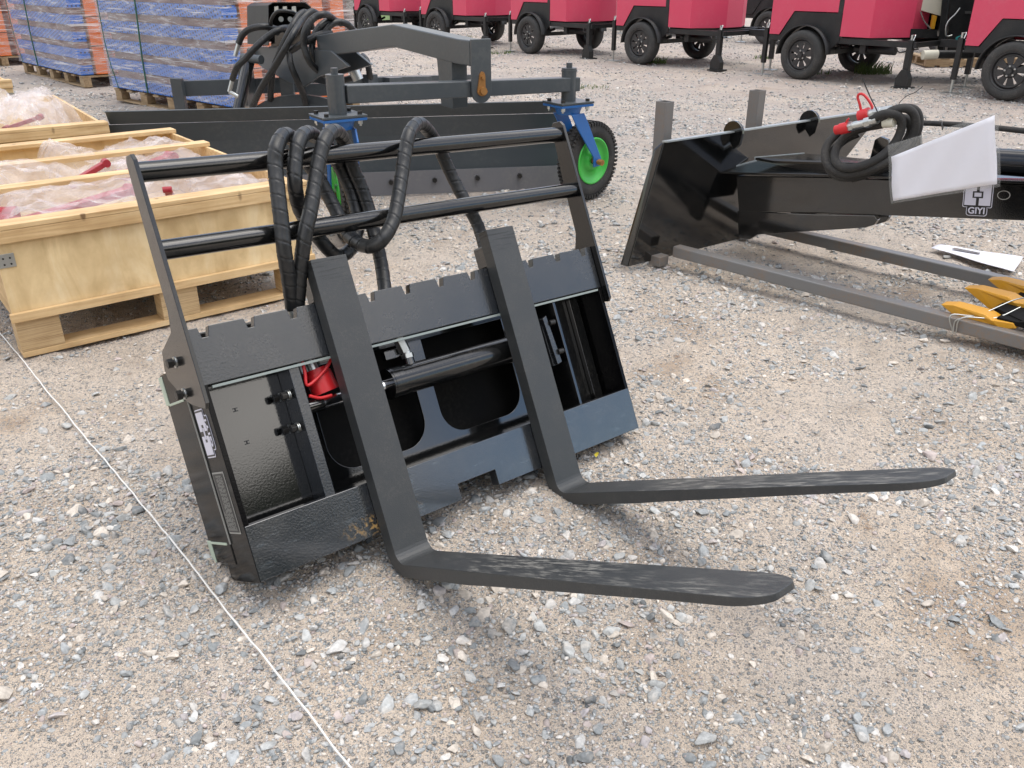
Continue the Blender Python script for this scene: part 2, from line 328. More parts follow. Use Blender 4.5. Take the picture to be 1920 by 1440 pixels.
def curve_plate(name,loops,thick,mat,parent,mw,bevel=.0012,label=None):
    "flat plate with holes: loops in its own xy plane, thickness along +-z"
    cu=bpy.data.curves.new(name,'CURVE'); cu.dimensions='2D'; cu.fill_mode='BOTH'; cu.extrude=thick/2-bevel; cu.bevel_depth=bevel; cu.offset=-bevel
    for lp in loops:
        sp_=cu.splines.new('POLY'); sp_.points.add(len(lp)-1); sp_.use_cyclic_u=True
        for p,q in zip(sp_.points,lp): p.co=(q[0],q[1],0,1)
    t=bpy.data.objects.new(name+'_tmp',cu); COL.objects.link(t)
    dg=bpy.context.evaluated_depsgraph_get(); dg.update()
    me=bpy.data.meshes.new_from_object(t.evaluated_get(dg)); bpy.data.objects.remove(t)
    me.name=name; me.materials.clear(); me.materials.append(M[mat])
    o=bpy.data.objects.new(name,me); COL.objects.link(o); o.parent=parent; o.matrix_local=mw
    if label: o['label']=label
    return o
def rrect(x0,y0,x1,y1,r,n=6,corners=(1,1,1,1)):
    out=[]
    for (cx,cy,a,on_) in ((x1-r,y1-r,0,corners[0]),(x0+r,y1-r,90,corners[1]),(x0+r,y0+r,180,corners[2]),(x1-r,y0+r,270,corners[3])):
        if on_: out+=[(cx+r*math.cos(rad(a+90*i/n)),cy+r*math.sin(rad(a+90*i/n))) for i in range(n+1)]
        else: out.append({0:(x1,y1),90:(x0,y1),180:(x0,y0),270:(x1,y0)}[a])
    return out
def brand_sticker(parent,mw,s):
    "square emblem with two pale halves and the letters GIYI below; s = side"
    root=curve_plate('sticker',[rrect(-s/2,-s*.46,s/2,s*.5,s*.06)],.0008,'white',parent,mw,bevel=.0001)
    def sub(name,loops,mat,z): return curve_plate(name,loops,.0008,mat,root,Matrix.Translation((0,0,z)),bevel=.0001)
    sub('sticker_frame',[rrect(-s*.475,-s*.44,s*.475,s*.475,s*.05)],'ink',.0006)
    sub('sticker_panel',[[(-s*.44,-s*.38),(-s*.05,-s*.38),(-s*.05,-s*.12),(-s*.18,-s*.12),(-s*.18,s*.12),(-s*.05,s*.12),(-s*.05,s*.43),(-s*.44,s*.43)]],'white',.0012)
    sub('sticker_panel',[[(s*.44,-s*.38),(s*.05,-s*.38),(s*.05,-s*.12),(s*.18,-s*.12),(s*.18,s*.12),(s*.05,s*.12),(s*.05,s*.43),(s*.44,s*.43)]],'white',.0012)
    sub('sticker_panel',[rrect(-s*.12,-s*.07,s*.12,s*.07,.0001,1)],'white',.0012)
    sub('lettering_backing',[rrect(-s*.36,-s*.76,s*.36,-s*.42,s*.1)],'white',-.0001)
    sub('lettering_backing',[rrect(-s*.335,-s*.735,s*.335,-s*.40,s*.09)],'ink',.0012)
    text_mesh('lettering','GIYI',s*.32,'white',root,Matrix.Translation((0,-s*.575,.0022)),font_bold=True)
    return root
# ================================================================== PALLET FORK ATTACHMENT
K=.955
FR=Matrix(((0.75945,-0.59333,-0.26681),(0.64903,0.66294,0.37318),(-0.04455,-0.45658,0.88857)))
FT0=Vector((-0.08443,1.98198,0.0074)); FT=CT+K*(FT0-CT)
FM=Matrix.Translation(FT)@FR.to_4x4()@Matrix.Scale(K,4)
def FL(px,py,y):
    "photo pixel -> local point of the carriage at local depth y"
    o=FR.transposed()@(CT-FT0); d=FR.transposed()@ray(px,py); return o+d*((y-o.y)/d.y)
pf=empty('pallet_fork_attachment',mw=FM,label='black pallet fork attachment with two long forks, leaning back on the gravel in the foreground',cat='fork attachment')
W=.651
def yz(pts,x0,x1):  # profile in local (y,z) extruded in x
    return MB().prism([(x0,y,z) for y,z in pts],(x1-x0,0,0))
# notched top bar
pts=[(-W,.470),(W,.470),(W,.603)]
for i in range(11,-1,-1):
    c=-.6135+i*.11155
    pts+=[(c+.015,.603),(c+.008,.578),(c-.007,.578),(c-.012,.603)]
pts+=[(-W,.603)]
MB().prism([(x,0,z) for x,z in pts],(0,.024,0)).build('top_bar','bar',pf,.0015)
pts=[(-W,0),(-.066,.0),(-.066,.045),(.064,.045),(.064,0),(W,0),(W,.134),(-W,.134)]
MB().prism([(x,0,z) for x,z in pts],(0,.034,0)).build('bottom_bar','bar_worn',pf,.0015,label='lower bar with chipped grey-blue paint')
m=MB(); m.b2((-W+.02,-.004,.4605),(W-.02,.006,.4665)); m.build('guide_strip','strip',pf)
# end plates
for sx in (-1,1):
    x0,x1=(-W-.001,-W+.012) if sx<0 else (W-.012,W+.001)
    yz([(.0005,.0),(.0005,.600),(.10,.585),(.125,.55),(.125,.06),(.20,.045),(.205,.0),(.19,-.008),(.02,-.004)],x0,x1).build('end_plate','side',pf,.0015)
# back plate with the two window cut-outs
R3=frame_mat((0,.142,0),(1,0,0),(0,0,1))
curve_plate('back_plate',[[(-.455,.105),(.455,.105),(.455,.59),(-.455,.59)],rrect(.03,.165,.33,.455,.075,8,(0,0,1,1)),rrect(-.34,.165,-.03,.455,.075,8,(0,0,1,1))],.010,'gloss',pf,R3)
m=MB(); m.b2((-.64,.085,.10),(-.437,.093,.60)); m.build('left_panel','gloss',pf,.001)
m=MB(); m.b2((.455,.115,.105),(.59,.125,.60)); m.b2((.592,.098,.105),(.628,.125,.60)); m.build('right_panel','gloss',pf,.001)
m=MB(); m.b2((-.638,.035,.112),(.638,.20,.122)); m.build('bottom_shelf','gloss',pf,.001)
m=MB(); m.b2((-.437,.010,.123),(-.409,.135,.469)); m.build('rib','bar',pf,.002)
m=MB(); m.b2((.452,.02,.123),(.462,.135,.469)); m.build('rib','gloss',pf,.001)
# quick-attach plate behind
m=MB(); m.b2((-.60,.215,.03),(.60,.225,.56)); m.b2((-.60,.15,.545),(.60,.225,.56)); m.build('mount_plate','matte',pf,.001)
for sx in (-1,1):
    m=MB(); m.b2((sx*.6545,.1255,.035),(sx*.604,.298,.535)); m.build('mount_side','side',pf,.006,3); m=MB(); m.b2((sx*.6530,.1235,.09),(sx*.6562,.1262,.45)); m.build('edge_highlight','letter_highlight',pf)  # thin pale strip paints a bright edge highlight beside the end plate
    if sx<0:
        for z0,z1,zl in ((.455,.530,.455),(.037,.095,.090)):
            m=MB(); m.b2((-.6570,.274,z0),(-.60,.3005,z1)); m.build('masking_corner','tape',pf,.002)
            m=MB(); m.b2((-.6570,.150,zl-.003),(-.63,.2735,zl+.003)); m.build('masking_edge','tape',pf,.001)
# bolts
def bolt(a,d,r,l,parent,mat='bolt',washer=True,name='bolt'):
    a=Vector(a); d=Vector(d).normalized(); m=MB()
    m.cyl(a,a+d*l*.75,r*.62,n=14); m.hexa(a+d*l*.55,a+d*l,r)
    if washer: pass
    b=m.build(name,mat,parent,.0006,1)
    if washer:
        q=MB(); q.cyl(a+d*l*.22,a+d*l*.30,r*1.25,n=20); q.cyl(a+d*l*.36,a+d*l*.44,r*1.2,n=20); q.build('washer','zinc',b)
    return b
for y,z in ((.035,.400),(.088,.400),(.035,.317),(.088,.317)): bolt((-.437,y,z),(-1,0,0),.0105,.027,pf)
for y,z in ((.105,.545),(.108,.468)): bolt((-W-.001,y,z),(-1,0,0),.0115,.030,pf)
# hydraulic cylinder
cyl=MB(); cyl.cyl((-.135,.06,.357),(.345,.06,.357),.040,n=40); cyl.cyl((-.158,.06,.357),(-.118,.06,.357),.0425,n=40); cyl.cyl((-.152,.06,.357),(-.148,.06,.357),.0435,n=40)
cy=cyl.build('hydraulic_cylinder','guard',pf,.002)
MB().cyl((-.405,.06,.357),(-.14,.06,.357),.0155,n=28).build('piston_rod','chrome',cy)
MB().cyl((-.409,.06,.357),(-.355,.06,.357),.019,n=24).build('rod_eye','gloss',cy)
m=MB(); m.cyl((-.073,.06,.385),(-.073,.06,.412),.017,.015); m.build('port','gloss',cy)
m=MB(); m.hexa((-.073,.06,.412),(-.073,.06,.424),.0185); m.cyl((-.073,.06,.424),(-.073,.06,.430),.012); m.hexa((-.077,.06,.430),(-.086,.06,.474),.0175); m.build('fitting','zinc',cy,.001,1)
m=MB(); m.b2((-.135,.07,.42),(-.085,.09,.445)); m.build('clamp','gloss',cy,.002)
# slide bracket right of the right fork
m=MB(); m.prism([FL(1018,598,.03),FL(1024,592,.03),FL(1054,678,.03),FL(1046,683,.03)],(0,.02,0)); m.prism([FL(1012,598,.045),FL(1018,598,.045),FL(1046,683,.045),FL(1038,686,.045)],(0,.03,0)); br=m.build('slide_bracket','bar',pf,.001)
for a in ((1030,606),(1046,660)):
    p=FL(a[0],a[1],.03); MB().cyl(p,p+Vector((.02,0,0)),.009,n=12).build('bolt','bolt',br)
# couplers with red dust cap under the top bar
c0=FL(611,735,.055); up=Vector((-.12,.05,1)).normalized()
m=MB(); m.cyl(c0,c0+up*.052,.036,.034,n=32); m.cyl(c0+up*.052,c0+up*.064,.030,n=32); cap=m.build('dust_cap','red',pf,.003)
ring=[FL(x,y,.02) for x,y in ((638,690),(628,664),(612,690),(590,714),(575,722),(572,700),(566,676))]
MB().tube(ring,.0045,8,.006).build('cap_strap','red',cap)
m=MB(); m.tube([FL(x,y,.012) for x,y in ((580,742),(600,746),(622,741))],.004,8,.006); m.build('cap_strap','red',cap)
for dx,h in ((-.006,.13),(-.036,.12)):
    a=c0+Vector((dx,.0,0))+up*.06; m=MB(); m.cyl(a,a+up*h*.45,.014,n=18); m.hexa(a+up*h*.45,a+up*h*.75,.0165); m.cyl(a+up*h*.75,a+up*h,.012); m.build('coupler','zinc',pf,.001,1)
# forks
def fork(xa):
    w_=.1; yf=-.0444; zb=-.0803; R_=.032; secs=[]
    for z in (.704,.45,.2,zb+R_+.02): secs.append((Vector((yf,z)),Vector((yf+.0420,z)),0,w_))
    for i in range(7):
        a=rad(90*i/6); inn=Vector((yf-R_+R_*math.cos(a),zb+R_-R_*math.sin(a)))
        Ro=R_+.037; out=Vector((yf-R_+.006+ (Ro-.001)*math.cos(a),zb+R_-(R_+.034)*math.sin(a)))
        secs.append((inn,out,0,w_))
    for y,t in ((-.2,.034),(-.345,.034),(-.42,.031),(-.7,.024),(-.95,.018)): secs.append((Vector((y,zb)),Vector((y,zb-t)),0,w_))
    y0,y1=-1.06,-1.150
    for i in range(1,15):
        s=i/14; y=y0+(y1-y0)*(1-(1-s)**1.6); q=math.sqrt(max(0,1-((y-y0)/(y1-y0))**2.4)); wi=w_*(.34+.66*q)
        secs.append((Vector((y,zb-.000*s)),Vector((y,zb-.017+.006*s)),(w_-wi)/2,wi))
    vs=[];fs=[]
    for inn,out,o,wi in secs:
        vs+=[(xa+o,inn.x,inn.y),(xa+o+wi,inn.x,inn.y),(xa+o+wi,out.x,out.y),(xa+o,out.x,out.y)]
    n=len(secs)
    for i in range(n-1):
        for k in range(4): fs.append((i*4+k,i*4+(k+1)%4,i*4+4+(k+1)%4,i*4+4+k))
    fs.append((3,2,1,0)); fs.append(tuple((n-1)*4+k for k in range(4)))
    f_=MB().add(vs,fs).build('fork','fork_worn',pf,.0022,2)
    m=MB(); m.b2((xa+.008,-.0028,.604),(xa+w_-.008,.052,.668)); m.b2((xa+.008,.036,.54),(xa+w_-.008,.0522,.606)); m.build('fork_hook','gloss',f_,.004)
    return f_
fork(-.3275); fork(.2262)
# guard
for sx in (-1,1):
    x0=sx*(W+.002); x1=sx*(W+.012)
    prof=[(-.022,.992),(-.022,.98),(-.022,.43),(-.012,.418),(.02,.425),(.085,.440),(.112,.452),(.20,.515),(.205,.54),(.183,.583),(.072,.612),(.050,.66),(.046,.77),(.032,1.002),(.020,1.014),(-.012,1.008)]
    yz(prof,x0,x1).build('guard_plate','guard',pf,.0015)
for z in (.972,.791): MB().cyl((-W-.002,.008,z),(W+.002,.008,z),.0232,n=40).build('guard_tube','guard',pf)
# hoses
HA=[(549,578,.05),(541,520,.0),(533,470,-.035),(528,420,-.047),(521,360,-.052),(516,310,-.052),(519,275,-.056),(533,253,-.025),(550,262,.035),(570,295,.085),(598,335,.10),(628,391,.10),(647,432,.085),(668,454,.04),(695,462,-.02),(718,448,-.05),(737,415,-.055),(746,375,-.053),(753,330,-.05),(760,285,-.052),(768,250,-.052),(785,232,-.012),(803,245,.035),(822,275,.07),(838,310,.085),(855,345,.09),(880,392,.085),(897,425,.08),(912,475,.05)]
HB=[(557,582,.05),(560,545,.02),(564,500,-.01),(572,440,-.045),(583,390,-.055),(590,345,-.055),(598,300,-.058),(610,262,-.058),(625,246,-.025),(640,255,.03),(650,280,.08),(662,315,.10),(678,352,.11),(692,395,.115),(702,440,.11),(713,485,.09),(720,530,.06),(724,570,.045)]
HC=[(592,256,.05),(578,249,.0),(563,260,-.05),(554,295,-.053),(553,345,-.045),(560,385,.0),(573,412,.055),(590,435,.07),(607,458,.075),(632,480,.09),(655,470,.11),(667,445,.13),(671,415,.14),(662,370,.14),(643,325,.13),(622,285,.10),(605,262,.07)]
for H_ in (HA,HB,HC):
    MB().tube([FL(*p) for p in H_],.0188,24,.0019,wrap=.036).build('hose','hose',pf)
for a in (HA[0],HB[0],HB[-1]):
    p=FL(*a); MB().cyl(p,p+Vector((.004,0,-.05)),.016,.013,n=16).build('hose_fitting','zinc',pf)
# stickers on the left end plate: text side faces the forks, reading upwards
brand_sticker(pf,frame_mat((-W-.0016,.078,.364),(0,0,1),(0,1,0))@Matrix.Scale(1,4),.0)if False else None
mwS=frame_mat((-W-.0018,.074,.364),(0,0,1),(0,1,0))
st=brand_sticker(pf,mwS@Matrix.Diagonal((1.18,.62,1,1)),.100)
sp2=curve_plate('serial_plate',[rrect(-.076,-.0395,.076,.0395,.001,1)],.0008,'letter_highlight',pf,frame_mat((-W-.0018,.070,.193),(0,0,1),(0,1,0)),bevel=.0001)
curve_plate('plate_face',[rrect(-.072,-.0355,.072,.0355,.001,1)],.0008,'ink',sp2,Matrix.Translation((0,0,.0006)),bevel=.0001)
m=MB()
for i in range(9):
    yy=.028-i*.0065; x=-.068
    while x<.066:
        l=random.uniform(.004,.012)
        if i<2 and x>-.03: x+=l; continue
        m.b2((x,yy-.0014,.0014),(min(x+l,.068),yy+.0014,.0018)); x+=l+.003
m.build('fine_print','letter_highlight',sp2)
# paint runs / weld marks on the left panel ("I" marks)
m=MB()
for px,py in ((442,771),(464,832)):
    p=FL(px,py,.084); m.b2((p.x-.006,.0835,p.z-.0012),(p.x+.006,.0848,p.z+.0012)); m.b2((p.x-.006,.0835,p.z+.006),(p.x+.006,.0848,p.z+.0082)); m.b2((p.x-.0015,.0835,p.z),(p.x+.0015,.0848,p.z+.007))
m.build('stamped_mark','ink',pf)
# worn patch of rust primer along the bottom bar
# ================================================================== GROUND + GRAVEL
def vnoise(x,y,seed=0):
    xi=np.floor(x).astype(np.int64); yi=np.floor(y).astype(np.int64); fx=x-xi; fy=y-yi; fx=fx*fx*(3-2*fx); fy=fy*fy*(3-2*fy)
    def h(a,b):
        n=(a*374761393+b*668265263+seed*974711)&0xffffffff; n=((n^(n>>13))*1274126177)&0xffffffff; return ((n^(n>>16))&0xffff)/65535.0
    return (h(xi,yi)*(1-fx)+h(xi+1,yi)*fx)*(1-fy)+(h(xi,yi+1)*(1-fx)+h(xi+1,yi+1)*fx)*fy
def gh(x,y):
    x=np.asarray(x,float); y=np.asarray(y,float)
    d=np.clip(1.2-np.hypot(x,y)/40,0,1)
    return d*((vnoise(x*1.1,y*1.1,1)-.5)*.030+(vnoise(x*3.3,y*3.3,2)-.5)*.016+(vnoise(x*9,y*9,3)-.5)*.010+(vnoise(x*30,y*30,4)-.5)*.006+(vnoise(x*71,y*71,5)-.5)*.003)-.006
def ground_mesh():
    def axis(lo,hi,fine0,fine1,st,g):
        a=list(np.arange(fine0,fine1,st)); s=st; v=fine1
        while v<hi: a.append(v); s*=g; v+=s
        a.append(hi); s=st; v=fine0-st; b=[]
        while v>lo: b.append(v); s*=g; v-=s
        b.append(lo); return np.array(b[::-1]+a)
    xs=axis(-400,400,-1.7,1.7,.0085,1.03); ys=axis(-60,700,.95,3.4,.0085,1.03)
    X,Y=np.meshgrid(xs,ys); Z=gh(X,Y); nx,ny=len(xs),len(ys)
    co=np.stack([X.ravel(),Y.ravel(),Z.ravel()],1)
    i=np.arange((ny-1)*nx).reshape(ny-1,nx)[:,:-1].ravel(); q=np.stack([i,i+1,i+1+nx,i+nx],1)
    me=bpy.data.meshes.new('ground'); me.vertices.add(len(co)); me.vertices.foreach_set('co',co.ravel())
    me.loops.add(q.size); me.loops.foreach_set('vertex_index',q.ravel()); me.polygons.add(len(q)); me.polygons.foreach_set('loop_start',np.arange(0,q.size,4)); me.polygons.foreach_set('use_smooth',np.ones(len(q),bool))
    me.update(calc_edges=True); return me
def ground_mat():
    m,nt,b=new_mat('gravel_ground'); c=coords(nt,'Object'); L=nt.links
    big=N(nt,"ShaderNodeTexNoise",i_Scale=.9,i_Detail=6.0,i_Roughness=.65); L.new(c,big.inputs[0])
    mid=N(nt,"ShaderNodeTexNoise",i_Scale=9.0,i_Detail=8.0,i_Roughness=.7); L.new(c,mid.inputs[0])
    fine=N(nt,"ShaderNodeTexNoise",i_Scale=260.0,i_Detail=4.0,i_Roughness=.7); L.new(c,fine.inputs[0])
    dirt=mix(nt,fine.outputs[0],(.44,.38,.32),(.84,.745,.64))
    wet=ramp(nt,mid.outputs[0],[(.30,(.46,.35,.27)),(.39,(.94,.91,.88)),(.6,(1.08,1.05,1.02))])
    dirt=mix(nt,1.0,dirt,wet.outputs[0],'MULTIPLY')
    pn=N(nt,"ShaderNodeTexNoise",i_Scale=2.3,i_Detail=5.0,i_Roughness=.6); L.new(c,pn.inputs[0]); pr_=ramp(nt,pn.outputs[0],[(.32,(.74,.66,.58)),(.44,(.96,.94,.91)),(.60,(1.0,1.0,1.0)),(.72,(1.12,1.10,1.07))])
    dirt=mix(nt,1.0,dirt,pr_.outputs[0],'MULTIPLY')
    out=dirt; hts=[]
    for sc,lo,hi in ((90,.60,.68),(190,.50,.58),(420,.45,.55)):
        v=N(nt,"ShaderNodeTexVoronoi",i_Scale=float(sc)); 
        wp=nt.nodes.new("ShaderNodeVectorMath"); wp.operation='ADD'; nn=N(nt,"ShaderNodeTexNoise",i_Scale=sc*1.6,i_Detail=2.0); L.new(c,nn.inputs[0])
        sc_=nt.nodes.new("ShaderNodeVectorMath"); sc_.operation='SCALE'; sc_.inputs['Scale'].default_value=.5/sc; L.new(nn.outputs['Color'],sc_.inputs[0]); L.new(c,wp.inputs[0]); L.new(sc_.outputs[0],wp.inputs[1]); L.new(wp.outputs[0],v.inputs[0])
        hsv=nt.nodes.new("ShaderNodeSeparateColor"); L.new(v.outputs['Color'],hsv.inputs[0])
        st=ramp(nt,hsv.outputs[0],[(0,(.22,.225,.225)),(.3,(.32,.33,.33)),(.55,(.40,.385,.37)),(.75,(.50,.43,.38)),(1,(.60,.57,.54))])
        rd=ramp(nt,v.outputs['Distance'],[(.30,1),(.46,0)])
        pr=ramp(nt,hsv.outputs[1],[(lo,0),(hi,1)])
        pm=nt.nodes.new("ShaderNodeMath"); pm.operation='MULTIPLY'; L.new(rd.outputs[0],pm.inputs[0]); L.new(pr.outputs[0],pm.inputs[1])
        out=mix(nt,pm.outputs[0],out,st.outputs[0]); hts.append((pm,sc))
    # grey wash far from the dusty patches
    gm=ramp(nt,big.outputs[0],[(.44,0),(.66,.6)])
    out=mix(nt,gm.outputs[0],out,mix(nt,.5,out,(.38,.36,.34)))
    sy=nt.nodes.new("ShaderNodeSeparateXYZ"); L.new(c,sy.inputs[0]); mr=nt.nodes.new("ShaderNodeMapRange"); mr.inputs['From Min'].default_value=3.2; mr.inputs['From Max'].default_value=7.5; mr.inputs['To Max'].default_value=.8; L.new(sy.outputs[1],mr.inputs[0])
    pb=ramp(nt,big.outputs[0],[(.46,1),(.60,.25)]); mm=nt.nodes.new("ShaderNodeMath"); mm.operation='MULTIPLY'; L.new(mr.outputs[0],mm.inputs[0]); L.new(pb.outputs[0],mm.inputs[1])
    out=mix(nt,mm.outputs[0],out,mix(nt,.35,(.335,.315,.318),out))
    L.new(out,b.inputs['Base Color']); b.inputs['Roughness'].default_value=.95; b.inputs['Specular IOR Level'].default_value=.25
    prev=None
    for pm,sc in hts:
        bp=nt.nodes.new("ShaderNodeBump"); bp.inputs['Strength'].default_value=1; bp.inputs['Distance'].default_value=.5/sc
        L.new(pm.outputs[0],bp.inputs['Height'])
        if prev: L.new(prev.outputs[0],bp.inputs['Normal'])
        prev=bp
    bp=nt.nodes.new("ShaderNodeBump"); bp.inputs['Strength'].default_value=1; bp.inputs['Distance'].default_value=.006
    L.new(fine.outputs[0],bp.inputs['Height']); L.new(prev.outputs[0],bp.inputs['Normal']); L.new(bp.outputs[0],b.inputs['Normal'])
    return m
g=bpy.data.objects.new('ground',ground_mesh()); COL.objects.link(g); g.data.materials.append(ground_mat()); g['kind']='structure'
def rocks():
    lib={0:[],1:[]}
    for lev,sub,cnt in ((0,1,14),(1,3,10)):
        for k in range(cnt):
            bm=bmesh.new(); bmesh.ops.create_icosphere(bm,subdivisions=sub,radius=1)
            v=np.array([list(q.co) for q in bm.verts]); f=np.array([[q.index for q in t.verts] for t in bm.faces]); bm.free()
            for _ in range(9 if lev==0 else 14):
                n=NR.randn(3); n/=np.linalg.norm(n); d=NR.uniform(.42,.80); e=v@n-d; v=v-np.outer(np.maximum(e,0),n)
            if lev: v+=NR.randn(*v.shape)*.012
            else: v*=NR.uniform(.86,1.12,(len(v),1))
            v*=np.array([1,NR.uniform(.6,.95),NR.uniform(.45,.78)]); lib[lev].append((v,f))
    return lib
LIB=rocks()
def gravel_points():
    P=[]
    def zone(y0,y1,n,dmin,dmax,pw):
        # points uniform over the ground trapezoid seen (with margin)
        y=np.sqrt(NR.uniform(y0*y0,y1*y1,n)); x=NR.uniform(-1,1,n)*(y*.72+.5)
        d=dmin*(1-NR.rand(n)*(1-(dmin/dmax)**pw))**(-1/pw); P.append(np.stack([x,y,d],1))
    zone(.8,2.2,64000,.0032,.012,1.7); zone(.8,2.2,26000,.009,.055,2.7); zone(2.2,3.6,56000,.0065,.05,2.4); zone(3.6,6,52000,.011,.055,2.4)
    zone(6,11,60000,.017,.055,2.6); zone(11,24,50000,.026,.07,3.0)
    return np.concatenate(P)
def gravel():
    P=gravel_points(); 
    # clumping: keep more stones where a low noise is high
    cl=vnoise(P[:,0]*2.1+5,P[:,1]*2.1,9)*.6+vnoise(P[:,0]*6,P[:,1]*6,10)*.4
    P=P[NR.rand(len(P))<np.clip((cl-.34)*4.5,.14,1)]
    big=(P[:,2]>.02)&(P[:,1]<4.5)
    co=[];fa=[];cl_=[];off=0
    pal=np.array([(.25,.265,.27),(.33,.345,.35),(.41,.42,.415),(.50,.495,.48),(.58,.525,.46),(.42,.36,.34),(.60,.575,.54),(.17,.18,.185),(.40,.37,.37)]); pw=np.array([.2,.2,.18,.12,.12,.05,.05,.04,.04]); pw/=pw.sum()
    for lev,sel in ((1,big),(0,~big)):
        Q=P[sel]; n=len(Q); kind=NR.randint(0,len(LIB[lev]),n)
        for k in range(len(LIB[lev])):
            q=Q[kind==k]; v,f=LIB[lev][k]; m=len(q)
            if not m: continue
            a=NR.uniform(0,2*PI,m); ca,sa=np.cos(a),np.sin(a); s=q[:,2]/2
            tx,ty=NR.randn(m)*.25,NR.randn(m)*.25
            V=v[None]*s[:,None,None]*np.stack([NR.uniform(.8,1.25,m),NR.uniform(.8,1.15,m),NR.uniform(.7,1.15,m)],1)[:,None,:]
            V[:,:,2]+=V[:,:,0]*tx[:,None]+V[:,:,1]*ty[:,None]
            X=V[:,:,0]*ca[:,None]-V[:,:,1]*sa[:,None]+q[:,0:1]; Y=V[:,:,0]*sa[:,None]+V[:,:,1]*ca[:,None]+q[:,1:2]
            Z=V[:,:,2]+(gh(q[:,0],q[:,1])+s*NR.uniform(-.2,.32,m))[:,None]
            co.append(np.stack([X,Y,Z],2).reshape(-1,3)); nv=len(v)
            fa.append((f[None]+(np.arange(m)*nv)[:,None,None]+off).reshape(-1,3)); off+=m*nv
            c=pal[NR.choice(len(pal),m,p=pw)]*NR.uniform(.85,1.2,(m,1)); cl_.append(np.repeat(np.concatenate([c,np.ones((m,1))],1),nv,0))
    co=np.concatenate(co);fa=np.concatenate(fa);cc=np.concatenate(cl_)
    me=bpy.data.meshes.new('gravel'); me.vertices.add(len(co)); me.vertices.foreach_set('co',co.astype(np.float32).ravel())
    me.loops.add(fa.size); me.loops.foreach_set('vertex_index',fa.astype(np.int32).ravel()); me.polygons.add(len(fa)); me.polygons.foreach_set('loop_start',np.arange(0,fa.size,3,dtype=np.int32))
    at_=me.color_attributes.new('tint','FLOAT_COLOR','POINT'); at_.data.foreach_set('color',cc.astype(np.float32).ravel())
    me.update(calc_edges=True)
    m,nt,b=new_mat('gravel_stone'); L=nt.links; c=coords(nt)
    a=nt.nodes.new("ShaderNodeAttribute"); a.attribute_name='tint'
    n=N(nt,"ShaderNodeTexNoise",i_Scale=90.0,i_Detail=6.0,i_Roughness=.65); L.new(c,n.inputs[0]); r=ramp(nt,n.outputs[0],[(.3,(.72,.72,.72)),(.7,(1.25,1.25,1.25))])
    o=mix(nt,1.0,a.outputs['Color'],r.outputs[0],'MULTIPLY')
    n2=N(nt,"ShaderNodeTexNoise",i_Scale=22.0,i_Detail=6.0,i_Roughness=.7); L.new(c,n2.inputs[0]); r2=ramp(nt,n2.outputs[0],[(.50,0),(.68,.5)])
    o=mix(nt,r2.outputs[0],o,(.65,.58,.505)); L.new(o,b.inputs['Base Color']); b.inputs['Roughness'].default_value=.85; b.inputs['Specular IOR Level'].default_value=.3
    bp=nt.nodes.new("ShaderNodeBump"); bp.inputs['Strength'].default_value=.5; bp.inputs['Distance'].default_value=.002; L.new(n.outputs[0],bp.inputs['Height']); L.new(bp.outputs[0],b.inputs['Normal'])
    me.materials.append(m); o=bpy.data.objects.new('gravel',me); COL.objects.link(o); o['kind']='stuff'; o['label']='loose grey and beige gravel stones strewn over the yard'
gravel()
# white string
a=Vector((-2.054,3.151,0)); b_=Vector((-.291,1.083,0)); d=(a-b_)
m=MB(); pts=[]
for i in range(160):
    t=-.12+1.5*i/159; p=b_+d*t; off=.012*math.sin(t*2.1); p+=Vector((d.y,-d.x,0)).normalized()*off*0; z=float(gh(p.x,p.y))+.014+.004*math.sin(t*9); pts.append((p.x,p.y,z))
m.tube(pts,.0022,8,.01)
so=m.build('string','string'); tag(so,'thin white string stretched straight across the gravel at the lower left','string')
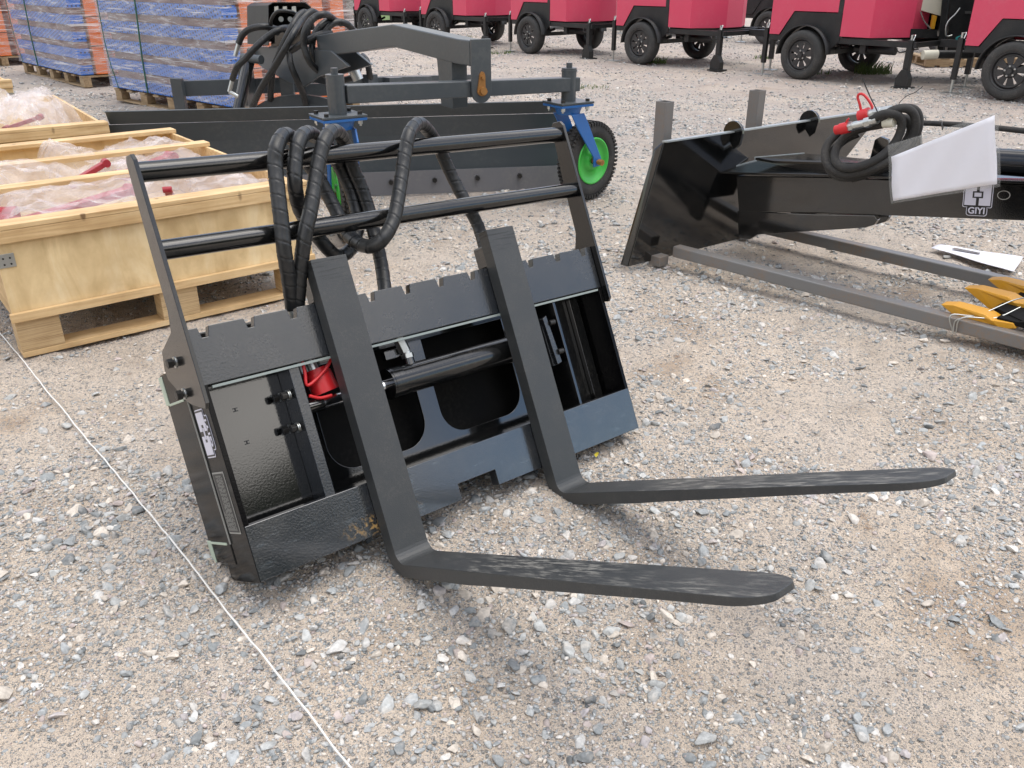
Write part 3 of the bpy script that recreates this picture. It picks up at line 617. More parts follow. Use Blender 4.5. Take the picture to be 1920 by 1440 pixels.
# ================================================================== WOODEN CRATES
def make_crate():
    L,D,hp,ht=1.20,1.72,.150,.485
    t=empty('wooden_crate')
    fr=MB().b2((0,0,hp+.012),(L,.018,ht-.002)).build('front_panel','ply',t,.001)
    MB().b2((0,D-.018,hp+.012),(L,D,ht-.002)).build('back_panel','ply',t,.001)
    MB().b2((0,.0185,hp+.012),(.018,D-.0185,ht-.002)).build('side_panel','ply_side',t,.001)
    MB().b2((L-.018,.0185,hp+.012),(L,D-.0185,ht-.002)).build('side_panel','ply_side',t,.001)
    # rim boards: front cap, side rails, two trim strips
    MB().b2((-.012,-.022,ht-.045),(L+.004,-.002,ht)).build('trim_board','board',t,.002)
    MB().b2((-.012,-.022,ht+.001),(L+.004,.075,ht+.019)).build('rim_board','board',t,.002)
    MB().b2((-.010,-.020,hp-.004),(L+.004,-.002,hp+.030)).build('trim_board','board',t,.002)
    for y,w_ in ((.60,.085),(1.12,.085),(D-.08,.09)):
        MB().b2((-.012,y,ht+.002),(L+.006,y+w_,ht+.022)).build('cross_board','board',t,.002)
    MB().b2((.02,.02,hp),(L-.02,D-.02,hp+.012)).build('floor_panel','ply',t)
    for x in (0.003,L-.021):
        MB().b2((x,.02,ht-.06),(x+.018,D-.02,ht+.001)).build('side_rail','board',t,.002)
    # skids: blocks on bottom boards
    for y in (0.0,D/2-.05,D-.10):
        MB().b2((0.0,y,.0),(L,y+.10,.022)).build('skid_board','board',t,.002)
        for x in (0.0,L/2-.075,L-.15):
            MB().b2((x,y+.002,.023),(x+.15,y+.098,hp-.005)).build('skid_block','block',t,.0015)
    # corner brackets
    for x in (0,L):
        s=-1 if x==0 else 1
        b=MB(); b.b2((x-.002 if s<0 else x-.055,-.004,ht-.135),(x+.055 if s<0 else x+.003,-.0005,ht-.085)); b.b2((x+s*.0006,-.004,ht-.135),(x+s*.0035,.055,ht-.085)); br=b.build('corner_bracket','zinc',t,.0006,1)
        for dx in (.018,.040):
            for dz in (.012,.034): MB().cyl((x-s*dx,-.006,ht-.135+dz),(x-s*dx,-.0035,ht-.135+dz),.0035,n=10).build('nail','bolt',br)
    return t
M['zinc']=M['zinc']
cr=make_crate(); GP='open plywood crates of red parts'
CR=[((-1.83,2.905),.668,'nearest open plywood crate with three cross boards over red parts in clear plastic'),
    ((-2.421-1.2*math.cos(.62),5.241-1.2*math.sin(.62)),.62,'open plywood crate behind the nearest crate, at the left end of the grader blade'),
    ((-4.178-1.2*math.cos(.66),7.464-1.2*math.sin(.66)),.66,'farthest plywood crate, only its corner with a metal bracket showing at the left')]
crs=[cr,copy_tree(cr),copy_tree(cr)]
for c_,(p,a,l) in zip(crs,CR): c_.location=(p[0],p[1],0); c_.rotation_euler=(0,0,a); tag(c_,l,'crate',GP)
def crate_pt(i,x,y,z): 
    p,a,_=CR[i]; return Vector((p[0]+x*math.cos(a)-y*math.sin(a),p[1]+x*math.sin(a)+y*math.cos(a),z))
# the middle crate lies open: no cross boards
for ch in list(crs[1].children):
    if ch.name.startswith('cross_board') : bpy.data.objects.remove(ch)
def bag(i,x0,y0,x1,y1,z0,amp,seed,label,nx=70,ny=80):
    vs=[];fs=[]
    for j in range(ny):
        for k in range(nx):
            x=x0+(x1-x0)*k/(nx-1); y=y0+(y1-y0)*j/(ny-1)
            q=Vector((x*3.2+seed*5,y*3.2,seed)); n1=noise.noise(q); n2=1-abs(noise.noise(q*2.1))*2; n3=1-abs(noise.noise(q*5.3+Vector((9,1,2))))*2; n4=1-abs(noise.noise(q*12))*2
            e=min(k,nx-1-k,j*1.3,(ny-1-j)*1.3)/7; ed=min(1,e)
            z=z0+amp*(.95*n1+.42*n2+.16*n3+.02*n4)*1.0-(1-ed)**2*amp*1.6
            dx=noise.noise(q*4+Vector((5,5,5)))*.025; dy=noise.noise(q*4+Vector((7,3,1)))*.025
            p=crate_pt(i,x+dx,y+dy,max(z,.17)); vs.append(p)
    for j in range(ny-1):
        for k in range(nx-1): a=j*nx+k; fs.append((a,a+1,a+1+nx,a+nx))
    c0=vs[0].copy(); c0.z=0
    m=MB(); m.add([v-c0 for v in vs],fs,False)
    o=m.build('plastic_bag','bag'); o.location=c0; 
    return tag(o,label,'plastic bag')
bag(0,.04,.06,1.16,.60,.455,.075,3,'crumpled clear plastic over red parts in the front bay of the nearest crate')
bag(0,.10,.64,1.15,1.15,.455,.085,5,'crumpled clear plastic between the middle cross boards of the nearest crate')
bag(0,.45,1.12,1.14,1.60,.46,.085,8,'small heap of clear plastic by the back cross board of the nearest crate')
bag(1,.02,.05,1.15,1.5,.48,.17,13,'big heap of clear plastic bulging out of the middle crate')
def redpart(i,a,b,r,label,zz=None):
    a=crate_pt(i,*a); b=crate_pt(i,*b); d=(b-a); l=d.length; d.normalize()
    y=Vector((-d.y,d.x,0)).normalized(); z=d.cross(y)
    mw=Matrix((d,y,z)).transposed().to_4x4(); mw.translation=a
    m=MB(); m.b2((0,-r,-r*.5),(l,r,r*.5)); m.cyl((0,-r*1.3,0),(0,r*1.3,0),r*.8,n=18); m.cyl((l,-r*1.1,0),(l,r*1.1,0),r*.8,n=18)
    o=m.build('metal_arm','red_part',None,.003); o.matrix_world=mw; return tag(o,label,'machine part','red metal arms packed in the crates')
redpart(0,(.46,.86,.44),(.62,.85,.515),.022,'red metal arm sticking up through the plastic in the middle bay of the nearest crate')
redpart(0,(.74,.34,.42),(.69,.22,.495),.016,'short red arm leaning up in the front bay of the nearest crate')
redpart(0,(.15,.38,.41),(.62,.50,.455),.030,'wide red arm lying under the plastic in the front bay of the nearest crate')
redpart(0,(.04,.32,.37),(.12,.50,.42),.045,'red arm at the left end of the front bay of the nearest crate')
redpart(0,(.72,1.0,.42),(.98,1.06,.47),.03,'red arm just under the second cross board of the nearest crate')
redpart(1,(.70,.30,.47),(.88,.22,.53),.022,'red arm end poking out of the plastic in the middle crate')

# ================================================================== WRAPPED STACKS
def make_stack():
    L,D=2.5,1.5; t=empty('wrapped_rack_stack'); zd=.14
    pal=MB(); 
    for y in (0,D/2-.05,D-.1): pal.b2((0,y,0),(L,y+.1,.018))
    pal.build('bottom_board','palletwood',t)
    for y in (0,D/2-.05,D-.1):
        for i in range(5):
            x=i*(L-.14)/4; MB().b2((x,y+.002,.019),(x+.14,y+.098,.112)).build('pallet_block','palletwood',t,.003)
    dk=MB(); 
    for i in range(9): x=i*(L-.12)/8; dk.b2((x,-.005,.113),(x+.12,D+.005,.132))
    dk.build('deck','palletwood',t)
    for i in range(7):
        z=zd+i*.195; jx=random.uniform(-.05,.05); 
        q=MB(); q.b2((jx,.0+random.uniform(0,.03),z),(L+jx,.16,z+.115)); q.build('rack_frame','rackblue',t,.006)
        q=MB(); q.b2((.06,.05,z+.116),(L-.06,.155,z+.194)); q.build('rack_spacer','brown',t)
    for k in range(5):
        for j in range(4):
            y=.19+k*.26; z=zd+j*.34+.002
            q=MB(); q.b2((0.02,y,z),(L-.02,y+.012,z+.325)); q.b2((0.02,y+.012,z),(L-.02,y+.17,z+.012)); q.b2((0.02,y+.012,z+.313),(L-.02,y+.17,z+.325)); q.build('upright_channel','orange',t,.004)
            if True:
                q=MB(); q.b2((L-.034,y+.013,z+.013),(L-.028,y+.165,z+.312)); q.build('channel_end','orange',t)
    # wrap: a slightly bulging shell with creases
    vs=[];fs=[];n=120;hh=26
    per=[(0-.02,-.03),(L+.03,-.03),(L+.03,D-.02),(-.02,D-.02)]
    for j in range(hh):
        z=.16+1.36*j/(hh-1)
        for i in range(n):
            s=i/n*4; e=int(s); f=s-e; a=per[e]; b=per[(e+1)%4]; x=a[0]+(b[0]-a[0])*f; y=a[1]+(b[1]-a[1])*f
            q=noise.noise(Vector((x*2,y*2,z*9)))*.02; x+=q*(1 if e in(1,) else -1 if e==3 else 0); y+=q*(-1 if e==0 else 1 if e==2 else 0)
            vs.append((x,y,z))
    for j in range(hh-1):
        for i in range(n): fs.append((j*n+i,j*n+(i+1)%n,(j+1)*n+(i+1)%n,(j+1)*n+i))
    front=[f for f in fs if not (n//4<=f[0]%n<n//2)]; side=[f for f in fs if (n//4<=f[0]%n<n//2)]
    MB().add(vs,front,True).build('stretch_wrap','wrap',t); MB().add(vs,side,True).build('stretch_wrap','wrap2',t)
    for x in (.95,):
        q=MB(); q.tube([(x-.10,-.034,.15),(x-.05,-.052,.5),(x,-.055,.9),(x+.02,-.04,1.5)],.009,6,.1); q.build('strap','strap',t)
    q=MB(); q.tube([(.18,-.035,.15),(.10,-.052,.6),(.12,-.05,1.5)],.005,6,.1); q.build('strap','strap',t)
    return t
stk=make_stack(); s2=copy_tree(stk); s3=copy_tree(stk); GS='stretch-wrapped stacks of rack parts on wooden pallets'
d1=Vector((.744,-.668,0)); 
for o_,p,a,l in ((stk,(-4.50,10.10),math.atan2(-.668,.744),'nearest wrapped stack of blue rack frames, standing right behind the grader blade'),
                 (s2,(-7.10,13.10),math.atan2(-.73,.68),'wrapped stack of blue rack frames with orange channels, standing left of the nearer wrapped stack'),
                 (s3,(-10.2,15.3),math.atan2(-.70,.71),'wrapped stack of orange rack parts cut off by the left edge of the photo')):
    o_.location=(*p,0); o_.rotation_euler=(0,0,a); tag(o_,l,'wrapped stack',GS)
for ch in s3.children:
    if ch.name.startswith('rack_frame'):
        ch.data=ch.data.copy(); ch.data.materials[0]=M['orange']

# ================================================================== GRADER
GD=Vector((.837,.547,0)).normalized(); GN=Vector((-GD.y,GD.x,0)); GL0=Vector((-.881,4.505,0))
gr=empty('box_grader',GL0,math.atan2(GD.y,GD.x),'dark slate grader attachment with long blade, coiled hoses and two blue casters','grader')
def gw(u,n,z): return GL0+GD*u+GN*n+Vector((0,0,z))
GI=WM(gr).inverted()
def gl(p): return GI@Vector(p)
m=MB(); m.prism([(.035,-.04,.703),(1.512,-.04,.668),(1.512,-.04,.747),(.035,-.04,.793)],(0,.08,0)); m.build('caster_beam','grader',gr,.006,3)
MB().cyl((-.01,0,.655),(-.01,0,.845),.046,n=32).build('pivot_tube','grader',gr,.003)
q=MB(); q.cyl((-.01,0,.845),(-.01,0,.875),.018,n=16); q.build('pivot_pin','grader',gr,.003)
MB().cyl((1.455,0,.61),(1.455,0,.80),.044,n=32).build('pivot_tube','grader',gr,.003)
q=MB(); q.cyl((1.455,0,.80),(1.455,0,.828),.018,n=16); q.cyl((1.455,0,.78),(1.455,0,.79),.047,n=32); q.build('pivot_pin','grader',gr,.003)
def caster(u,zt,ang,off,R_=.238):
    "yoke + wheel; ang = world angle of the rolling direction"
    r=Vector((math.cos(ang),math.sin(ang),0)); ax=Vector((-r.y,r.x,0)); c=gw(u,0,0); top=c+Vector((0,0,zt))
    def rot(v): return v
    rr=Matrix((GD,GN,Vector((0,0,1)))).transposed()
    I=WM(gr).inverted()
    def B(m,name,mat,par,**k):
        m.v=[tuple(I@Vector(v)) for v in m.v]; return m.build(name,mat,par,**k)
    q=MB(); q.box(top+Vector((0,0,-.007)),(.24,.20,.012),rr); tp=B(q,'mount_plate','grader',gr,bevel=.002)
    q=MB(); q.box(top+Vector((0,0,-.022)),(.235,.195,.014),rr); q.cyl(top+Vector((0,0,-.030)),top+Vector((0,0,-.075)),.085,.07,n=28); yk=B(q,'caster_yoke','blue',gr,bevel=.002)
    for sx in (-.09,.09):
        for sy in (-.07,.07):
            p=top+GD*sx+GN*sy; q=MB(); q.hexa(p+Vector((0,0,-.002)),p+Vector((0,0,.014)),.013); B(q,'bolt','bolt',tp)
            q=MB(); q.hexa(p+Vector((0,0,-.030)),p+Vector((0,0,-.048)),.013); q.cyl(p+Vector((0,0,-.048)),p+Vector((0,0,-.058)),.007,n=10); B(q,'nut','zinc',yk)
    wc=c+r*off+Vector((0,0,R_))
    for s in (-1,1):
        o=ax*s*.068
        base=[top+Vector((0,0,-.07))-r*.05,top+Vector((0,0,-.07))+r*.06,top+r*(.10)+Vector((0,0,-.13)),wc+r*.035+Vector((0,0,.02)),wc+r*.03-Vector((0,0,.03)),wc-r*.03-Vector((0,0,.03)),wc-r*.035+Vector((0,0,.03)),top+r*(.01)+Vector((0,0,-.16))]
        q=MB(); q.prism([p+o for p in base],ax*s*.010); B(q,'yoke_arm','blue',yk,bevel=.003)
    q=MB(); q.cyl(wc-ax*.12,wc+ax*.12,.012,n=14); q.hexa(wc-ax*.12,wc-ax*.09,.02); q.hexa(wc+ax*.12,wc+ax*.09,.02); B(q,'axle_bolt','brass',yk)
    # tyre with tread blocks
    pr=[]; w2=.046
    for i in range(13):
        a=PI*i/12; pr.append((R_-.052+.052*math.sin(a)**.7, -w2*math.cos(a)))
    pr+= [(R_-.095,.045),(R_-.095,-.045)]
    q=MB(); q.lathe(pr,wc,ax,64); ty=B(q,'tyre','rubber',gr)
    q=MB()
    for k in range(56):
        t=2*PI*k/56; e=r*math.cos(t)+Vector((0,0,1))*math.sin(t); tt=-r*math.sin(t)+Vector((0,0,1))*math.cos(t)
        for s in (-1,1):
            R3=Matrix((tt,ax,e)).transposed(); q.box(wc+e*(R_-.002)+ax*s*.021+tt*(.006*s),(.013,.028,.010),R3)
            q.box(wc+e*(R_-.014)+ax*s*.045,(.013,.010,.020),R3)
    B(q,'tread','rubber',ty)
    pr=[(R_-.094,-.048),(R_-.094,.048),(R_-.104,.05),(R_-.112,.03),(.06,.024),(.055,.045),(.02,.045),(.02,-.045),(.055,-.045),(.06,-.024),(R_-.112,-.03),(R_-.104,-.05)]
    q=MB(); q.lathe(pr,wc,ax,48); B(q,'rim','green',gr)
caster(-.01,.655,math.atan2(.93,-.36)+PI,-.02)
caster(1.455,.615,math.atan2(.70,.72),.20)
# blade (runs at an angle to the frame)
BA=Vector((-.952,5.534,0)); BD=Vector((.985,.171,0)).normalized(); BP=Vector((-BD.y,BD.x,0))
def GB(m,name,mat,par=gr,**k):
    m.v=[tuple(GI@Vector(v)) for v in m.v]; return m.build(name,mat,par,**k)
def bladepoly(prof,u0,u1): return MB().prism([BA+BD*u0+BP*p+Vector((0,0,z)) for p,z in prof],BD*(u1-u0))
prof=[(.012,.03),(.035,.14),(.050,.25),(.048,.36),(.028,.474)]; 
bl=GB(bladepoly(prof+[(p+.012,z) for p,z in prof[::-1]],-1.57,1.35),'blade','grader')
GB(bladepoly([(.026,.477),(-.022,.556),(-.012,.560),(.038,.480)],-1.50,1.35),'blade_lip','grader',bl)
ce=GB(bladepoly([(-.012,-.01),(.012,.138),(.024,.136),(.0,-.01)],-1.45,1.34),'cutting_edge','edge',bl,bevel=.001)
for px,py in ((733,341),(815,337),(895,333),(974,329),(660,345)):
    p=vpl(px,py,BA,BD); p=p-BP*.004; GB(MB().hexa(p+BP*.01,p-BP*.018,.016),'blade_bolt','bolt',ce)
# gooseneck arm
Pv=gw(.815,0,0); 
def armp(pts,half): return MB().prism([gw(.815-half,s,z) for s,z in pts],GD*(2*half))
GB(armp([(-.03,.846),(.12,.846),(.91,.887),(2.2,.742),(2.2,.885),(1.8,.930),(.91,1.017),(.10,.977),(-.03,.977)],.055),'gooseneck_arm','grader',bevel=.006)
q=MB(); 
pts=[(.815-.062,.983),(.815+.062,.983)]+[(.815+.062*math.cos(a),.715-.062*math.sin(a)) for a in [PI*i/12 for i in range(13)]]
q.prism([gw(u,-.062,z) for u,z in pts],GN*.016); ap=GB(q,'arm_plate','grader',bevel=.003)
q=MB(); pts=[(.815+.034*math.cos(a)*(1.0 if math.sin(a)<0 else .55),.725+.034*math.sin(a)+(.06 if math.sin(a)>0 else 0)) for a in [2*PI*i/24 for i in range(24)]]
q.prism([gw(u,-.070,z) for u,z in pts],GN*.009); q.cyl(gw(.815,-.085,.72),gw(.815,-.068,.72),.02,n=20); q.hexa(gw(.815,-.082,.79),gw(.815,-.068,.79),.012); GB(q,'pin_retainer','brass',ap)
GB(armp([(.18,.60),(.32,.60),(.36,.90),(.18,.90)],.05),'rest_post','grader',bevel=.003)
for half in (.10,-.07):
    q=MB(); q.prism([gw(.815+half,s,z) for s,z in ((1.9,.80),(2.7,.77),(3.75,.715),(3.9,.68),(3.85,.62),(3.5,.56),(2.9,.50),(2.5,.50),(2.2,.60),(1.6,.72))],GD*.02); GB(q,'link_plate','grader',bevel=.004)
q=MB(); q.hexa(gw(.70,3.7,.665),gw(.76,3.7,.665),.05); GB(q,'link_pin','grader')
def gtube(name,mat,pts,r,n=14,wrap=None,st=.02):
    q=MB(); q.tube([at(*p) for p in pts],r,n,st,wrap); return GB(q,name,mat)
# rear frame channel and parts behind the blade
def gbox(a,b,h,t,name,mat='grader'):
    a=Vector(a);b=Vector(b); d=(b-a); n=Vector((-d.y,d.x,0)).normalized()*t; q=MB(); q.prism([a,b,b+Vector((0,0,-h)),a+Vector((0,0,-h))],n); return GB(q,name,mat,bevel=.003)
Y=7.6
gbox(at(343,152,Y),at(585,144,Y+.25),.125,.05,'rear_channel'); gbox(at(585,146,Y+.3),at(900,140,Y+.9),.10,.05,'rear_channel')
gbox(at(318,147,Y-.1),at(339,148,Y-.1),.30,.06,'end_post'); gbox(at(560,158,Y-.2),at(640,155,Y-.1),.10,.05,'cross_channel'); gbox(at(640,146,Y-.4),at(810,143,Y+.2),.07,.04,'cross_channel')
q=MB(); q.cyl(at(467,112,Y-.1),at(447,208,Y-.35),.048,n=24); GB(q,'lift_cylinder','guard',bevel=.003)
q=MB(); q.cyl(at(455,108,Y-.1),at(490,112,Y-.2),.035,n=20); GB(q,'cylinder_pin','grader')
q=MB(); q.cyl(at(655,112,Y-.7),at(672,150,Y-.7),.042,n=20); GB(q,'jack_tube','zinc')
gbox(at(455,120,Y-.15),at(475,128,Y+.1),.33,.05,'upright')
gbox(at(520,120,Y+.05),at(545,120,Y+.05),.36,.05,'upright')
q=MB(); q.prism([at(x,y,Y-.5) for x,y in [(480,206)]+[(560+85*math.cos(a),212-34*math.sin(a)) for a in [PI*(1-i/14) for i in range(15)]]+[(650,212)]],(0,.05,0)); GB(q,'turntable','grader')
gbox(at(730,146,Y-.2),at(755,145,Y-.1),.09,.08,'bracket'); gbox(at(690,140,Y-.3),at(708,139,Y-.2),.07,.06,'bracket')
# valve box: a hood open to the front with the valve block inside
bx=[at(x,y,7.45) for x,y in ((503,85),(503,10),(512,4),(572,4),(583,12),(583,78))]
back=Vector((-.30,.45,-.02))
q=MB(); n=len(bx)
vs=bx+[p+back for p in bx]; q.add(vs,[(i,i+1,i+1+n,i+n) for i in range(n-1)]+[tuple(range(n,2*n))]); vb=GB(q,'valve_box','trailer_black'); md=vb.modifiers.new('thick','SOLIDIFY'); md.thickness=.006
q=MB(); q.prism([at(x,y,7.55) for x,y in ((508,88),(575,84),(575,48),(508,50))],(0,.12,0)); GB(q,'valve_block','gloss',vb,bevel=.004)
for px in (518,534,551):
    q=MB(); q.prism([at(x,y,7.5) for x,y in ((px-4,24),(px-4,12),(px+4,11),(px+5,24))],(0,.04,0)); GB(q,'valve_lever','zinc',vb,bevel=.002)
for px,py in ((527,36),(544,36),(530,52),(546,52),(520,62)):
    q=MB(); q.cyl(at(px,py,7.42),at(px,py,7.36),.02,n=16); GB(q,'port_cap','zinc' if py<40 else 'bolt',vb)
GH=[[(585,52,7.2),(575,25,7.1),(560,30,7.0),(545,55,6.9),(528,90,6.9),(512,130,6.95),(508,165,7.0),(507,200,7.2)],
    [(600,30,7.2),(585,22,7.1),(568,35,7.0),(552,60,6.8),(535,90,6.75),(515,125,6.8),(490,165,6.9),(473,200,7.1)],
    [(625,35,7.0),(610,27,6.8),(590,33,6.75),(573,55,6.7),(570,85,6.7),(580,115,6.7),(600,135,6.8),(620,145,7.0)],
    [(640,44,7.1),(625,38,7.0),(605,45,6.9),(590,65,6.85),(585,90,6.8),(592,115,6.8),(608,135,6.85),(622,150,7.0)],
    [(665,60,7.1),(650,45,7.0),(630,42,6.95),(612,55,6.9),(603,75,6.85),(605,100,6.8),(615,125,6.8),(628,140,7.0)],
    [(545,52,7.2),(525,55,7.0),(500,70,6.95),(478,90,6.9),(460,110,6.9),(445,125,6.9),(436,148,7.0)],
    [(520,55,7.2),(495,50,7.1),(470,54,7.1),(455,65,7.1),(447,82,7.1)],
    [(560,30,7.1),(545,22,7.0),(520,22,7.0),(508,40,7.1),(512,60,7.2)],
    [(540,85,7.0),(545,120,6.9),(557,150,6.9),(570,180,7.0),(574,200,7.1)],
    [(680,105,7.4),(688,115,7.3),(693,140,7.3),(694,148,7.4)],
    [(668,100,7.3),(673,112,7.2),(672,130,7.1),(660,145,7.0),(645,150,7.0)],
    [(545,95,6.8),(570,80,6.75),(600,65,6.8),(620,62,6.9)]]
for i,h in enumerate(GH): gtube('hose','hose',h,.025 if i not in (7,) else .013,14,.055,.004)
for a,b in (((447,82,7.1),(441,105,7.1)),((436,148,7.0),(430,172,7.0)),((430,172,7.0),(446,181,7.0))):
    q=MB(); q.cyl(at(*a),at(*b),.016,n=12); GB(q,'hose_end','zinc')

# ================================================================== RED TRAILERS
TL=Vector((.65,-.76,0)).normalized(); TA=math.atan2(TL.y,TL.x)
def wheel(name,c,s,par,mat_t='tyre'):
    "c hub centre, s=-1 outer side towards -y"
    R_=.31; w2=.095; t=MB(); pr=[]
    for r,h in ((.205,-w2*.9),(.225,-w2*1.02),(.27,-w2*1.05),(.297,-w2*.86),(.31,-w2*.62),(.313,-w2*.3),(.313,w2*.3),(.31,w2*.62),(.297,w2*.86),(.27,w2*1.05),(.225,w2*1.02),(.205,w2*.9)): pr.append((r,h))
    t.lathe(pr,c,(0,1,0),56); ty=t.build(name,mat_t,par)
    g_=MB()
    for h in (-.03,.03,0): g_.lathe([(.3135,h-.004),(.3150,h-.004),(.3150,h+.004),(.3135,h+.004)],c,(0,1,0),56)
    r_=MB(); yo=s*w2*.55
    r_.lathe([(.207,-w2*.92),(.207,w2*.92),(.198,w2*.92),(.185,0),(.198,-w2*.92)],c,(0,1,0),48)
    C_=Vector(c)+Vector((0,yo,0))
    r_.lathe([(.075,-.008),(.075,.008),(.02,.02*1),(.02,-.02)],C_,(0,1,0),32)
    r_.lathe([(.188,-.006),(.188,.006),(.155,.012*-s*0+.006),(.155,-.006)],C_,(0,1,0),48)
    for k in range(8):
        a=2*PI*k/8+.2; w_=.030
        for wi0,wi1,r0,r1 in ((.026,.046,.07,.158),):
            e=Vector((math.cos(a),0,math.sin(a))); tt=Vector((-math.sin(a),0,math.cos(a)))
            r_.prism([C_+e*r0-tt*wi0,C_+e*r1-tt*wi1,C_+e*r1+tt*wi1,C_+e*r0+tt*wi0],(0,.007*s,0))
    r_.cyl(C_,C_+Vector((0,s*.035,0)),.032,.028,n=20)
    rim=r_.build('rim','rim',ty)
    for k in range(5):
        a=2*PI*k/5+.5; p=C_+Vector((math.cos(a)*.055,s*.006,math.sin(a)*.055)); MB().hexa(p,p+Vector((0,s*.016,0)),.011).build('lug_nut','zinc',rim)
    return ty
def make_trailer(red=True):
    t=empty('light_tower_trailer'); col='trailer_red' if red else 'trailer_black'
    y0,y1=.03,1.43
    # body shell: plan outline with chamfered nose, side cut for the wheels
    def side(y,th):
        pts=[(-.594,.545),(-.44,.545),(-.245,.845),(.470,.845),(.470,.56),(.885,.56),(.885,1.62),(-.594,1.62)]
        return MB().prism([(x,y,z) for x,z in pts],(0,th,0))
    side(y0,.012).build('side_panel',col,t,.002); side(y1-.012,.012).build('side_panel',col,t,.002)
    nose=[(.886,y0),(1.175,y0+.50),(1.175,y1-.50),(.886,y1)]
    for i in range(3):
        a,b=nose[i],nose[i+1]; q=MB(); d=Vector((b[0]-a[0],b[1]-a[1],0)).normalized(); n_=Vector((-d.y,d.x,0))*.012
        q.prism([(a[0],a[1],.56),(b[0],b[1],.56),(b[0],b[1],1.62),(a[0],a[1],1.62)],n_); q.build('nose_panel',col,t,.001)
    q=MB(); q.prism([(-.594,y0,1.621),(.886,y0,1.621),(1.175,y0+.5,1.621),(1.175,y1-.5,1.621),(.886,y1,1.621),(-.594,y1,1.621)],(0,0,.02)); q.build('roof',col,t,.004)
    q=MB(); q.b2((-.60,y0+.02,.50),(-.585,y1-.02,1.6)); q.build('rear_panel','trailer_black',t)
    q=MB(); q.b2((.40,y0-.001,.575),(.468,y0+.0,1.60)); q.build('panel_gap','trailer_black',t)
    q=MB(); q.b2((.458,y0-.003,.57),(.464,y0-.0005,1.6)); q.build('door_seam','ink',t)
    # inner black fender box
    for y,s in ((y0+.0125,1),(y1-.0125,-1)):
        pts=[(-.43,.535),(-.25,.835),(.468,.835),(.468,.50),(.36,.40)]
        pts+=[(.36*math.cos(a),.31+.36*math.sin(a)) for a in [rad(15+i*13) for i in range(12)]]
        q=MB(); q.prism([(x,y,z) for x,z in pts],(0,s*.015,0)); q.build('fender_skirt','trailer_black',t)
        # fender arch: curved sheet standing out over the wheel
        q=MB(); vs=[]; n=20
        for i in range(n+1):
            a=rad(5+i*175/n)
            for r_ in (.372,.385):
                for yy in (y-s*.115,y+s*.10): vs.append((r_*math.cos(a)-.005,yy,.30+r_*math.sin(a)))
        fs=[]
        for i in range(n):
            b=i*4; fs+=[(b,b+1,b+5,b+4),(b+2,b+6,b+7,b+3),(b,b+4,b+6,b+2),(b+1,b+3,b+7,b+5)]
        q.add(vs,fs,True); q.build('fender','trailer_black',t)
    for yc,s in ((y0-.03,-1),(y1+.03,1)): wheel('wheel',(0,yc,.31),s,t)
    q=MB(); q.b2((-.03,y0+.05,.28),(.03,y1-.05,.34)); q.build('axle','trailer_black',t)
    for y in (y0+.16,y1-.2):
        q=MB(); q.tube([(-.42,y,.42),(-.2,y,.36),(0,y,.345),(.2,y,.36),(.42,y,.42)],.022,6,.05); q.build('leaf_spring','trailer_black',t)
    for y in (y0+.02,y1-.08):
        q=MB(); q.b2((-.60,y,.47),(1.50,y+.06,.54)); q.build('frame_rail','trailer_black',t,.003)
    q=MB()
    for x in (-.56,.5,1.15,1.45): q.b2((x,y0+.085,.475),(x+.05,y1-.085,.535))
    q.build('cross_member','trailer_black',t)
    q=MB(); q.b2((1.50,.66,.46),(2.05,.76,.55)); q.build('drawbar','trailer_black',t,.003)
    # drop leg with flared foot
    def leg(x,y,z0,r,foot):
        q=MB(); q.b2((x-r,y-r,.20 if foot else .16),(x+r,y+r,z0)); j=q.build('jack_leg','trailer_black',t,.003)
        if foot:
            q=MB(); q.prism([(x-.085,y-.07,.02),(x+.085,y-.07,.02),(x+.085,y-.07,.12),(x+.03,y-.07,.22),(x-.03,y-.07,.22),(x-.085,y-.07,.12)],(0,.10,0)); q.b2((x-.11,y-.10,.0),(x+.11,y+.10,.018)); q.build('foot','trailer_black',j,.002)
        else:
            q=MB(); q.cyl((x,y,.015),(x,y,.22),.017,n=14); q.build('inner_tube','zinc',j); q=MB(); q.b2((x-.10,y-.08,0),(x+.10,y+.08,.012)); q.build('foot','zinc',j)
        q=MB(); q.cyl((x,y,z0),(x+.0,y,z0+.06),.018,n=10); q.tube([(x,y,z0+.05),(x+.05,y-.03,z0+.06),(x+.05,y-.06,z0+.0)],.008,6,.02); q.build('crank','zinc',j)
    leg(1.42,y0+.04,.56,.035,True); leg(-.66,y0+.04,.62,.028,False); leg(1.9,.71,.75,.03,False)
    q=MB(); q.tube([(1.2,y0+.1,.47),(1.28,y0+.06,.41),(1.4,y0+.06,.44),(1.5,y0+.1,.46)],.008,6,.03); q.build('cable','trailer_black',t)
    q=MB(); q.b2((.72,y0+.1,.36),(.80,y0+.16,.47)); q.build('bracket','trailer_black',t,.002)
    q=MB(); q.cyl((.55,.35,.40),(1.1,.35,.40),.05,n=16); q.build('exhaust_pipe','trailer_black',t)
    return t
tr=make_trailer(); T6=[(5.637,10.137),(3.939,12.258),(2.05,14.38),(.335,16.35),(-1.50,18.60),(-3.25,20.75)]
LB=['nearest red light tower trailer, at the right edge of the photo','second red trailer from the right, its drop leg standing left of the cream panel',
    'red trailer standing behind the right-hand caster wheel of the grader','red trailer right above the bend of the grader arm','second farthest red trailer, dark open bay between its red panels','farthest red trailer, next to the dark grey machine box']
trs=[tr]+[copy_tree(tr) for _ in range(5)]
for o_,p,l,dy in zip(trs,T6,LB,(0,0,.015,-.02,.02,-.01)): o_.location=(*p,0); o_.rotation_euler=(0,0,TA+dy); tag(o_,l,'trailer','red light tower trailers parked in a row')
